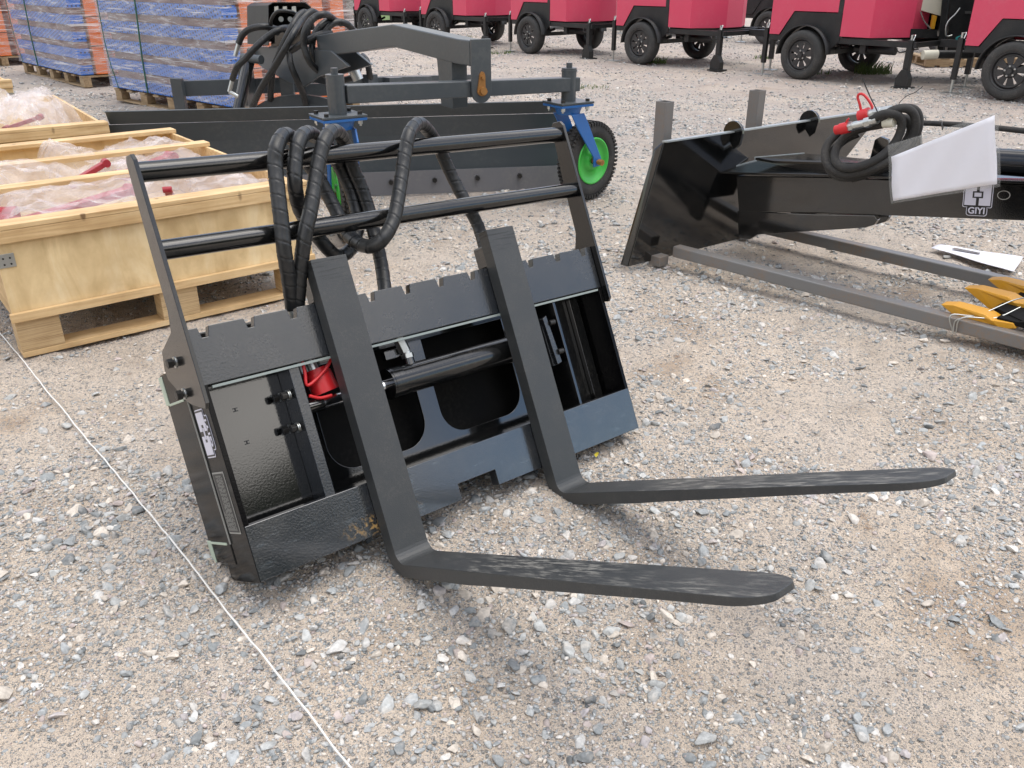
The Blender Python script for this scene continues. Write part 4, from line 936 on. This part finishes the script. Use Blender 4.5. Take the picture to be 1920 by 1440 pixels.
trs[-1]['group']=trs[0]['group']
# second row behind: black trailers of the same build
bt=make_trailer(False)
T2=[(5.2,18.6),(3.0,21.4),(.8,24.0),(7.6,16.0)]
bts=[bt]+[copy_tree(bt) for _ in range(3)]
LB2=['black trailer seen through the gap beside the second red trailer from the right','black trailer in the back row behind the middle red trailer','black trailer farthest away in the back row, seen between the far red trailers','black trailer in the back row nearest the right edge']
for o_,p,l in zip(bts,T2,LB2): o_.location=(*p,0); o_.rotation_euler=(0,0,TA+.05); tag(o_,l,'trailer','black trailers in the back row')
# dark grey machine box left of the far trailers
c=on(652,52,.1); q=MB(); e=Vector((-.72,-.69,0)); 
mb=empty('machine_enclosure',(c.x,c.y,0),math.atan2(.12,-1)-PI,'dark grey metal machine enclosure with a seam, standing left of the farthest red trailer','enclosure')
q=MB(); q.b2((-2.9,0,.12),(0,1.6,2.3)); q.build('shell','grader',mb,.01); q=MB(); q.b2((-2.9,-.012,.86),(.005,-.002,.90)); q.build('seam_strip','trailer_black',mb); q=MB(); q.b2((-2.8,.1,0),(-.1,1.5,.12)); q.build('base','trailer_black',mb)
# light tower enclosure with sign between the two nearest red trailers
P0=on(1790,105,.0); lt=empty('lighting_generator',(4.98,10.95,0),math.atan2(-.15,1),'black light tower cabinet with a teal oval logo, between the two nearest red trailers','generator')
LI=WM(lt).inverted()
def LBt(m,name,mat,par=lt,**k):
    m.v=[tuple(LI@Vector(v)) for v in m.v]; return m.build(name,mat,par,**k)
Yc=11.7
q=MB(); q.prism([at(x,y,Yc) for x,y in ((1776,108),(1905,108),(1905,-60),(1784,-60))],(.25,.9,0)); LBt(q,'cabinet','trailer_black',bevel=.005)
q=MB(); q.prism([at(x,y,Yc-.05) for x,y in ((1757,100),(1768,100),(1784,-60),(1772,-60))],(.05,.06,0)); LBt(q,'mast','trailer_black',bevel=.004)
q=MB(); q.prism([at(x,y,Yc+.0) for x,y in ((1708,54),(1757,56),(1757,72),(1706,70))],(0,.08,0)); LBt(q,'beam','trailer_black')
q=MB(); q.prism([at(x,y,Yc+.9) for x,y in ((1700,60),(1762,60),(1768,-60),(1700,-60))],(0,.3,0)); LBt(q,'engine_bay','gloss')
q=MB(); q.prism([at(x,y,Yc+.1) for x,y in ((1712,15),(1728,20),(1764,30),(1772,-70),(1712,-80))],(0,.03,0)); pn=LBt(q,'lamp_shell','panel',bevel=.004)
q=MB(); q.prism([at(x,y,Yc+.05) for x,y in ((1745,54),(1752,54),(1757,30),(1750,28))],(0,.04,0)); LBt(q,'yellow_tube','yellow')
q=MB(); q.tube([at(x,y,Yc-.02) for x,y in ((1726,22),(1733,40),(1745,54))],.008,6,.03); LBt(q,'cable','rust')
q=MB(); q.tube([at(x,y,Yc-.1) for x,y in ((1800,15),(1790,28),(1782,35),(1774,48),(1774,68),(1785,66))],.010,8,.03); LBt(q,'crank_handle','zinc')
q=MB(); q.prism([at(x,y,Yc-.02) for x,y in ((1810,21),(1822,21),(1822,26),(1810,26))],(0,.01,0)); LBt(q,'label_plate','zinc')
q=MB(); q.cyl(at(1730,103,Yc-.6),at(1757,102,Yc-.6),.055,n=20); LBt(q,'outrigger_tip','panel')
q=MB(); q.cyl(at(1757,102,Yc-.6),at(1822,102,Yc-.6),.05,n=20); LBt(q,'outrigger','trailer_black')
p=at(1812,72,Yc-.012); o_=WM(lt).inverted()@p
q=MB(); e_=[]
for rr,mt,dy in ((1.0,'teal',0),(.86,'ink',-.002)):
    lp=[(.20*rr*math.cos(a),(.052*rr-.004*(rr<1))*math.sin(a)) for a in [2*PI*i/28 for i in range(28)]]
    mw=WM(lt).inverted()@frame_mat(p+Vector((.06,dy,0)),(1,.0,0),(0,0,1)); curve_plate('logo_oval',[lp],.003,mt,lt,mw,bevel=.0005)
text_mesh('lettering','DURA-LI',.062,'white',lt,WM(lt).inverted()@frame_mat(p+Vector((.035,-.006,0)),(1,0,0),(0,0,1)),.001,font_bold=True)
pl=empty('wooden_pallet',on(1735,125,0),-.1,'grey weathered pallet lying behind the right-hand trailers','pallet')
q=MB()
for y in (0,.45,.9): q.b2((0,y,.02),(1.4,y+.09,.11))
q.build('bearer','palletwood',pl); q=MB()
for i in range(7): q.b2((i*.21,-.01,.111),(i*.21+.13,1.0,.13)); q.b2((i*.21,-.01,0),(i*.21+.13,1.0,.019))
q.build('boards','palletwood',pl)

# ================================================================== STEEL FRAME, ARM ATTACHMENT, HOSES (right)
RO=Vector((.564,3.948,0)); RU=Vector((.667,-.745,0)).normalized(); RV=Vector((-RU.y,RU.x,0)); RA=math.atan2(RU.y,RU.x)
def rw(u,v,z): return RO+RU*u+RV*v+Vector((0,0,z))
def rloc(p): q=Vector(p)-RO; return Vector((q.dot(RU),q.dot(RV),q.z))
def rp(px,py,v): return rloc(vpl(px,py,RO+RV*v,RU))
sf=empty('steel_frame',RO,RA,'bare steel shipping frame of square tube rails and two posts under the black arm attachment','steel frame')
for (v0,v1,u0) in ((.205,.262,.10),(.885,.90,.10)):
    q=MB(); q.prism([(u0,v0-.0,.050),(u0,v0+.055,.050),(u0,v0+.055,.104),(u0,v0,.104)],(2.6,(v1-v0)*1.55,0)); q.build('rail','steel',sf,.006,3)
for v,u,zt in ((.225,-.03,.765),(.905,.02,.765)):
    q=MB()
    for a in ((-.03,-.03,.03,-.024),(-.03,.024,.03,.03),(-.03,-.024,-.024,.024),(.024,-.024,.03,.024)): q.b2((u+a[0],v+a[1],0),(u+a[2],v+a[3],zt))
    q.build('post','rust',sf,.001)
for v in (.13,.83): q=MB(); q.b2((.0,v+.02,0),(.07,v+.09,.05)); q.build('foot','steel',sf,.004)
q=MB(); q.b2((2.0,.2,0),(2.1,1.0,.05)); q.build('cross_bar','steel',sf,.004)
for u0 in (1.44,):
    q=MB(); q.tube([(u0,.24,.05),(u0-.02,.235,.118),(u0+.05,.30,.122),(u0+.12,.42,.17),(u0+.16,.44,.19)],.0028,6,.01); q.tube([(u0+.01,.24,.052),(u0+.02,.238,.118),(u0+.11,.31,.125),(u0+.16,.40,.16)],.0028,6,.01); q.tube([(u0+.002,.236,.05),(u0,.234,.10),(u0+.02,.236,.116)],.003,6,.01); q.build('tie_wire','zinc',sf)
aa=empty('loader_arm_attachment',RO,RA,'black hydraulic arm attachment with broad mounting plate, resting on the bare steel frame','attachment')
A_=rloc(on(1178,500,.02)); B_=rloc(on(1245,268,.6)); C_=rloc(on(1600,215,.6)); dirv=(C_-B_).normalized(); wid=1.66
def mp(s,z): # point on the mounting plate
    f=(z-.02)/.58; a=A_+(B_-A_)*f; return a+dirv*s
BR=mp(.95,.02)
pts=[mp(0,.02),mp(.90,.02),mp(1.5,.30),B_+dirv*1.75,B_]
nrm=(B_-A_).cross(dirv).normalized(); 
q=MB(); q.prism(pts,nrm*.012*(-1 if nrm.x<0 else 1)*-1); q.build('mount_plate','gloss',aa,.0015)
fx=rloc(on(1229,281,.57)); q=MB(); q.prism([A_+Vector((-.002,-.004,0)),B_+Vector((-.002,-.004,0)),fx,A_+Vector((-.03,-.012,.004))],Vector((-.01,0,0))); q.build('side_flange','gloss',aa,.001)
q=MB(); q.prism([B_+dirv*.0+Vector((-.012,0,.001)),B_+dirv*1.75+Vector((-.012,0,.001)),B_+dirv*1.75+Vector((.022,0,.004)),B_+Vector((.022,0,.004))],Vector((0,0,.008))); q.build('top_edge','cut',aa,.001)
for s in (.455,1.05):
    c=B_+dirv*s
    pts=[c+Vector((-.055*math.cos(a)+.012,0,.055*math.sin(a)+.004)) for a in [PI*i/10 for i in range(11)]]+[c+Vector((.058,0,-.05)),c+Vector((.03,0,-.075))]
    q=MB(); q.prism(pts,dirv*.016); q.build('hook_tab','gloss',aa,.002)
# boom
V0=.60
side=[rp(x,y,V0) for x,y in ((1380,330),(1540,332),(1925,347),(2150,356),(2150,430),(1925,414),(1528,399),(1385,397))]
q=MB(); q.prism(side,(0,.20,0)); q.build('boom','gloss',aa,.004)
low=[rp(x,y,V0-.002) for x,y in ((1382,396),(1526,402),(1640,404),(1645,412),(1638,422),(1622,427),(1420,440),(1405,449),(1385,446))]
q=MB(); q.prism(low,(0,.03,0)); q.build('lower_gusset','gloss',aa,.003)
low=[rp(x+22,y-6,V0+.17) for x,y in ((1460,402),(1640,404),(1645,412),(1638,422),(1622,427),(1460,437))]
q=MB(); q.prism(low,(0,.03,0)); q.build('lower_gusset','gloss',aa,.003)
# top flange plates with bright flame-cut ends
zt=side[0].z
e0=rp(1343,325,V0-.03); e1=rp(1420,304,V0+.12)
q=MB(); q.prism([rp(1343,326,V0-.045),rp(1420,305,V0+.18)+Vector((0,0,0)),rp(1560,312,V0+.22),rp(2100,343,V0+.23),rp(2120,352,V0-.035),rp(1540,331,V0-.035)],(0,0,.010)); q.build('top_flange','guard',aa,.001)
a_,b_=rp(1343,326,V0-.045),rp(1420,305,V0+.18)
q=MB(); q.prism([a_+Vector((-.003,0,-.001)),b_+Vector((-.003,0,-.001)),b_+Vector((-.003,0,.014)),a_+Vector((-.003,0,.014))],(-.004,0,0)); q.build('cut_edge','cut',aa)
q=MB(); q.prism([rp(1416,300,V0+.06),rp(1508,292,V0+.30),rp(1640,304,V0+.30),rp(1640,312,V0+.06),rp(1450,306,V0+.05)],(0,0,.012)); q.build('top_flange','guard',aa,.001)
q=MB(); a_,b_=rp(1416,300,V0+.06),rp(1508,292,V0+.30); q.prism([a_,b_,b_+Vector((0,0,.014)),a_+Vector((0,0,.014))],(-.006,0,0)); q.build('cut_edge','cut',aa)
# boom cylinder and thin hose line behind the sheet
ca,cb=rp(1760,296,V0+.12),rp(2100,318,V0+.12)
q=MB(); q.cyl(ca,cb,.052,n=32); q.build('boom_cylinder','guard',aa,.003)
q=MB(); q.tube([rp(x,y,V0+.25) for x,y in ((1690,228),(1740,231),(1800,234),(1870,240),(1925,246),(2000,252))],.0115,12,.02); q.build('hose','rubber',aa)
q=MB(); q.prism([rp(x,y,V0+.10) for x,y in ((1625,320),(1640,262),(1650,256),(1665,262),(1672,290),(1668,326))],(0,.02,0)); q.build('lug','gloss',aa,.002)
q=MB(); q.prism([rp(x,y,V0+.2) for x,y in ((1700,322),(1712,240),(1724,240),(1730,322))],(0,.02,0)); q.build('lug','gloss',aa,.002)
# emblem on the boom
pS=rp(1834,365,V0-.0025); sz=.100
xa=(rp(1860,367,V0)-rp(1808,365,V0)).normalized()
st2=brand_sticker(aa,frame_mat(pS+Vector((0,0,0)),xa,(0,0,1)),.112)
text_mesh('oval_mark','ⓘ',.01,'letter_highlight',aa,frame_mat(pS+Vector((.1,0,0)),xa,(0,0,1))) if False else None
lp=[(.024*math.cos(a),.018*math.sin(a)) for a in [2*PI*i/24 for i in range(24)]]; lp2=[(.021*math.cos(a),.0155*math.sin(a)) for a in [2*PI*i/24 for i in range(24)]]
curve_plate('oval_mark',[lp,lp2],.0006,'letter_highlight',aa,frame_mat(rp(1882,366,V0-.0015),xa,(0,0,1)),bevel=.0001)
# coiled hoses lying over the boom
hc=V0+.02
def coil(pts): return [rp(x,y,v) for x,y,v in pts]
H1=[(1652,222,.52),(1672,208,.52),(1695,203,.55),(1712,212,.58),(1717,235,.6),(1708,262,.6),(1690,285,.56),(1665,303,.52),(1630,318,.5),(1590,327,.5),(1562,318,.5),(1547,298,.52),(1552,270,.56),(1575,248,.6),(1605,236,.6),(1640,232,.58),(1668,231,.56)]
H2=[(1632,227,.5),(1655,214,.5),(1678,214,.52),(1690,226,.55),(1688,248,.56),(1672,275,.54),(1645,298,.5),(1612,312,.48),(1582,314,.48),(1566,300,.5),(1570,275,.54),(1590,252,.56),(1620,240,.56),(1655,233,.56)]
H3=[(1655,231,.6),(1680,226,.6),(1698,222,.62),(1708,240,.64),(1700,262,.64),(1675,292,.6),(1640,316,.56),(1600,332,.54),(1570,330,.53),(1553,312,.54),(1560,285,.58),(1585,262,.62),(1610,250,.64)]
H4=[(1668,208,.62),(1692,202,.64),(1716,206,.68),(1724,228,.7),(1716,258,.7),(1697,285,.66),(1668,310,.62),(1630,326,.58),(1597,335,.57)]
for h in (H1,H2,H3,H4):
    q=MB(); q.tube(coil(h),.0175 if h is not H4 else .017,14,.010); q.build('hose','rubber',aa)
def fit(seq):
    m_=MB()
    for a,b,r,hx in seq:
        (m_.hexa if hx else m_.cyl)(rp(*a),rp(*b),r)
    return m_
fit([((1645,224,.5),(1632,228,.5),.019,False),((1632,228,.5),(1622,231,.5),.022,True),((1622,231,.5),(1600,236,.5),.017,False),((1600,236,.5),(1592,238,.5),.021,True)]).build('coupler','zinc',aa,.001,1)
fit([((1672,206,.54),(1652,210,.54),.019,False),((1652,210,.54),(1640,212,.54),.024,True),((1640,212,.54),(1628,215,.54),.019,False)]).build('coupler','zinc',aa,.001,1)
fit([((1677,229,.53),(1657,230,.53),.021,False)]).build('crimp_sleeve','panel',aa)
c1=fit([((1592,238,.5),(1576,242,.5),.024,False),((1576,242,.5),(1567,244,.5),.020,False)]).build('dust_cap','red',aa,.003)
q=MB(); q.tube([rp(x,y,.49) for x,y in ((1588,246,),(1586,230),(1592,222))],.004,8,.008); q.build('cap_strap','red',c1)
c2=fit([((1630,213,.54),(1612,219,.54),.027,False)]).build('dust_cap','red',aa,.003)
q=MB(); q.tube([rp(x,y,.54) for x,y in ((1615,210),(1612,195),(1608,182),(1612,176),(1620,178),(1630,190),(1636,203),(1632,212))],.0055,8,.008); q.build('cap_ring','red',c2)
q=MB(); q.tube([rp(x,y,.5) for x,y in ((1617,147),(1630,178),(1646,212),(1643,222))],.0025,6,.02); q.build('cable_tie','rubber',aa)
q=MB(); q.tube([rp(x,y,.62) for x,y in ((1684,200),(1687,192),(1700,180),(1716,173),(1730,162))],.0016,6,.02); q.build('cable_tie','rubber',aa)
# sheet in a clear sleeve hanging from the hose line
ss=empty('plastic_sleeve',RO,RA,'blank white sheet in a clear plastic sleeve hanging over the black boom','document sleeve')
vS=.30
qd=[(1674,293),(1866,217),(1871,344),(1674,378)]; qo=[(1664,272),(1873,210),(1876,350),(1670,382)]
qd=[(1671,294),(1865,216),(1870,345),(1674,377)]
def warp(quad,v,nn=12):
    P=[rp(x,y,v) for x,y in quad]; vs=[];fs=[]
    for j in range(nn+1):
        for i in range(nn+1):
            a=P[0].lerp(P[1],i/nn); b=P[3].lerp(P[2],i/nn); p=a.lerp(b,j/nn); p=p+Vector((0,.012*math.sin(i/nn*PI)*(.4+.6*j/nn)+.004*math.sin(i*1.3+j*.6),0)); vs.append(p)
    for j in range(nn):
        for i in range(nn): k=j*(nn+1)+i; fs.append((k,k+1,k+nn+2,k+nn+1))
    return MB().add(vs,fs,True)
o_=warp(qd,vS).build('paper_sheet','paper',ss); md=o_.modifiers.new('t','SOLIDIFY'); md.thickness=.0006
o_=warp(qo,vS+.004).build('clear_cover','sleeve',ss); md=o_.modifiers.new('t','SOLIDIFY'); md.thickness=.0004
q=MB(); q.tube([rp(1767,243,vS-.01),rp(1766,232,vS+.05),rp(1768,228,V0+.25),rp(1769,238,V0+.2),rp(1767,243,vS+.0)],.0022,6,.01); q.build('cable_tie','rubber',ss)
# bucket with yellow teeth at the right edge
bk=empty('digging_bucket',RO,RA,'black digging bucket with three yellow teeth lying on the steel frame at the right edge','bucket')
q=MB(); q.prism([rloc(on(x,y,z)) for x,y,z in ((1862,585,.12),(1925,548,.12),(2100,600,.12),(2100,700,.12))],(0,0,.02)); 
q.b2((1.56,.30,.118),(2.3,.72,.135)); q.build('floor_plate','matte',bk,.002)
q=MB(); q.prism([(1.60,.70,.13),(2.3,.70,.13),(2.3,.70,.42),(2.0,.70,.36),(1.75,.70,.22)],(0,.015,0)); q.prism([(1.62,.30,.13),(2.3,.30,.13),(2.3,.30,.40),(2.0,.30,.34),(1.8,.30,.20)],(0,.015,0)); q.build('side_plate','matte',bk,.002)
def tooth(v,u,z):
    prof=[(u,z+.052),(u+.05,z+.064),(u+.17,z+.062),(u+.20,z+.050),(u+.27,z+.053),(u+.285,z+.035),(u+.235,z+.02),(u+.205,z-.035),(u+.165,z-.03)]
    vs=[];
    q=MB(); n=len(prof); wv=[.026,.034,.040,.043,.030,.026,.036,.042,.040]
    for s in (-1,1): vs+=[(x,v+s*w_,zz) for (x,zz),w_ in zip(prof,wv)]
    q.add(vs,[tuple(range(n)),tuple(range(2*n-1,n-1,-1))]+[(i,(i+1)%n,(i+1)%n+n,i+n) for i in range(n)]); return q.build('tooth','yellow',bk,.003)
tooth(.325,1.35,.075); tooth(.50,1.36,.105); tooth(.68,1.38,.105)
# leaflet on the gravel
L4=[on(x,y,.010) for x,y in ((1762,460),(1918,484),(1900,512),(1744,466))]
q=MB(); c0=L4[0].copy(); c0.z=0; nn=8; vs=[];fs=[]
for j in range(nn+1):
    for i in range(nn+1):
        p=L4[0].lerp(L4[1],i/nn).lerp(L4[3].lerp(L4[2],i/nn),j/nn); vs.append(p-c0+Vector((0,0,.002*math.sin(i*1.1+j*.7)+.006)))
for j in range(nn):
    for i in range(nn): k=j*(nn+1)+i; fs.append((k,k+1,k+nn+2,k+nn+1))
q.add(vs,fs,True); lf=q.build('leaflet','paper'); lf.location=c0; tag(lf,'crumpled white printed sheet on the gravel beside the far steel rail','paper')
md=lf.modifiers.new('t','SOLIDIFY'); md.thickness=.001
q=MB()
for k in range(7):
    t=.22+k*.045; p=L4[0].lerp(L4[1],t).lerp(L4[3].lerp(L4[2],t),.35)-c0; d_=(L4[1]-L4[0]).normalized(); e_=(L4[3]-L4[0]).normalized()
    q.prism([p+Vector((0,0,.012)),p+d_*.02+Vector((0,0,.012)),p+d_*.024+e_*.03+Vector((0,0,.012)),p+e_*.028+Vector((0,0,.012))],(0,0,.001))
q.build('printed_heading','steel',lf)
# small yellow leaf beside the fork heel
p=on(1117,858,.0); p.z=float(gh(p.x,p.y))+.012
q=MB(); q.add([(0,-.008,0),(.006,0,.003),(.002,.011,.006),(-.005,.002,.004),(.010,.008,.008)],[(0,1,2,3),(1,4,2)]); o_=q.build('leaf','leaf'); o_.location=p; tag(o_,'tiny yellow leaf on the gravel below the right end of the fork carriage','leaf')
md=o_.modifiers.new('t','SOLIDIFY'); md.thickness=.0008
# weeds round the trailer wheels and the rough grass behind
def blades(name,spots,label,mat):
    q=MB()
    for (x,y,rad_,n,h) in spots:
        for _ in range(n):
            a=random.uniform(0,2*PI); r=rad_*math.sqrt(random.random()); bx,by=x+r*math.cos(a),y+r*math.sin(a)*.6; hh=h*random.uniform(.4,1.1); lx,ly=random.gauss(0,.35)*hh,random.gauss(0,.35)*hh; w_=.004+hh*.02
            t=random.uniform(0,PI); dx,dy=w_*math.cos(t),w_*math.sin(t)
            q.v+=[(bx-dx,by-dy,-.005),(bx+dx,by+dy,-.005),(bx+lx*.5+dx*.7,by+ly*.5+dy*.7,hh*.6),(bx+lx,by+ly,hh)]; k=len(q.v)-4; q.f+=[(k,k+1,k+2,k+3)]; q.sm+=[False]
    o=q.build(name,mat); o['kind']='stuff'; o['label']=label; return o
M['grass']=paint('weed_green',(.09,.15,.035),.7,.5,dcol=(.22,.22,.10),dscale=3)
G1=on(1635,138); G2=on(1225,118); G3=on(925,100)
blades('weeds',[(G1.x,G1.y,.28,260,.17),(G1.x-.9,G1.y,.3,60,.08),(G2.x,G2.y,.22,160,.11),(G3.x,G3.y,.4,120,.06),(on(1095,165).x,on(1095,165).y,.35,110,.04),(on(1430,110).x,on(1430,110).y,.2,70,.08),(on(1690,60).x,on(1690,118).y,.3,60,.05),(on(850,70).x,on(850,70).y,.6,90,.07)],'low green weeds growing through the gravel round the trailer wheels','grass')
q=MB(); vs=[];fs=[]
for j in range(12):
    for i in range(40): vs.append((-60+i*1.6,27+j*1.6,.15+j*.10+.25*noise.noise(Vector((i*.5,j*.6,3)))))
for j in range(11):
    for i in range(39): k=j*40+i; fs.append((k,k+1,k+41,k+40))
q.add(vs,fs,True); o_=q.build('grass_bank','grass'); o_['kind']='structure'

# unseen trees added to put a dark reflection into the glossy paint
q=MB(); vs=[];fs=[]; nA,nH=150,10
for i in range(nA):
    a=rad(109.5+i*.5); top=13*min(1,(i+2)/5)*(.9+.5*noise.noise(Vector((i*.12,3,1)))+.25*noise.noise(Vector((i*.6,1,4))))
    for j in range(nH):
        r=32+1.6*noise.noise(Vector((i*.35,j*.8,2))); z=top*j/(nH-1)-.05+.4*noise.noise(Vector((i*.5,j*.9,7))); vs.append((r*math.sin(a),r*math.cos(a),z if j else -.05))
for i in range(nA-1):
    for j in range(nH-1): k=i*nH+j; fs.append((k,k+1,k+nH+1,k+nH))
q.add(vs,fs,False); M['added_foliage']=paint('added_foliage',(.035,.055,.022),.9,.5,dcol=(.07,.09,.03),dscale=.6)
o_=q.build('added_trees','added_foliage'); o_['kind']='stuff'; o_['label']='unseen line of dark trees added to be mirrored in the paint'; md=o_.modifiers.new('t','SOLIDIFY'); md.thickness=2.5; md.offset=1
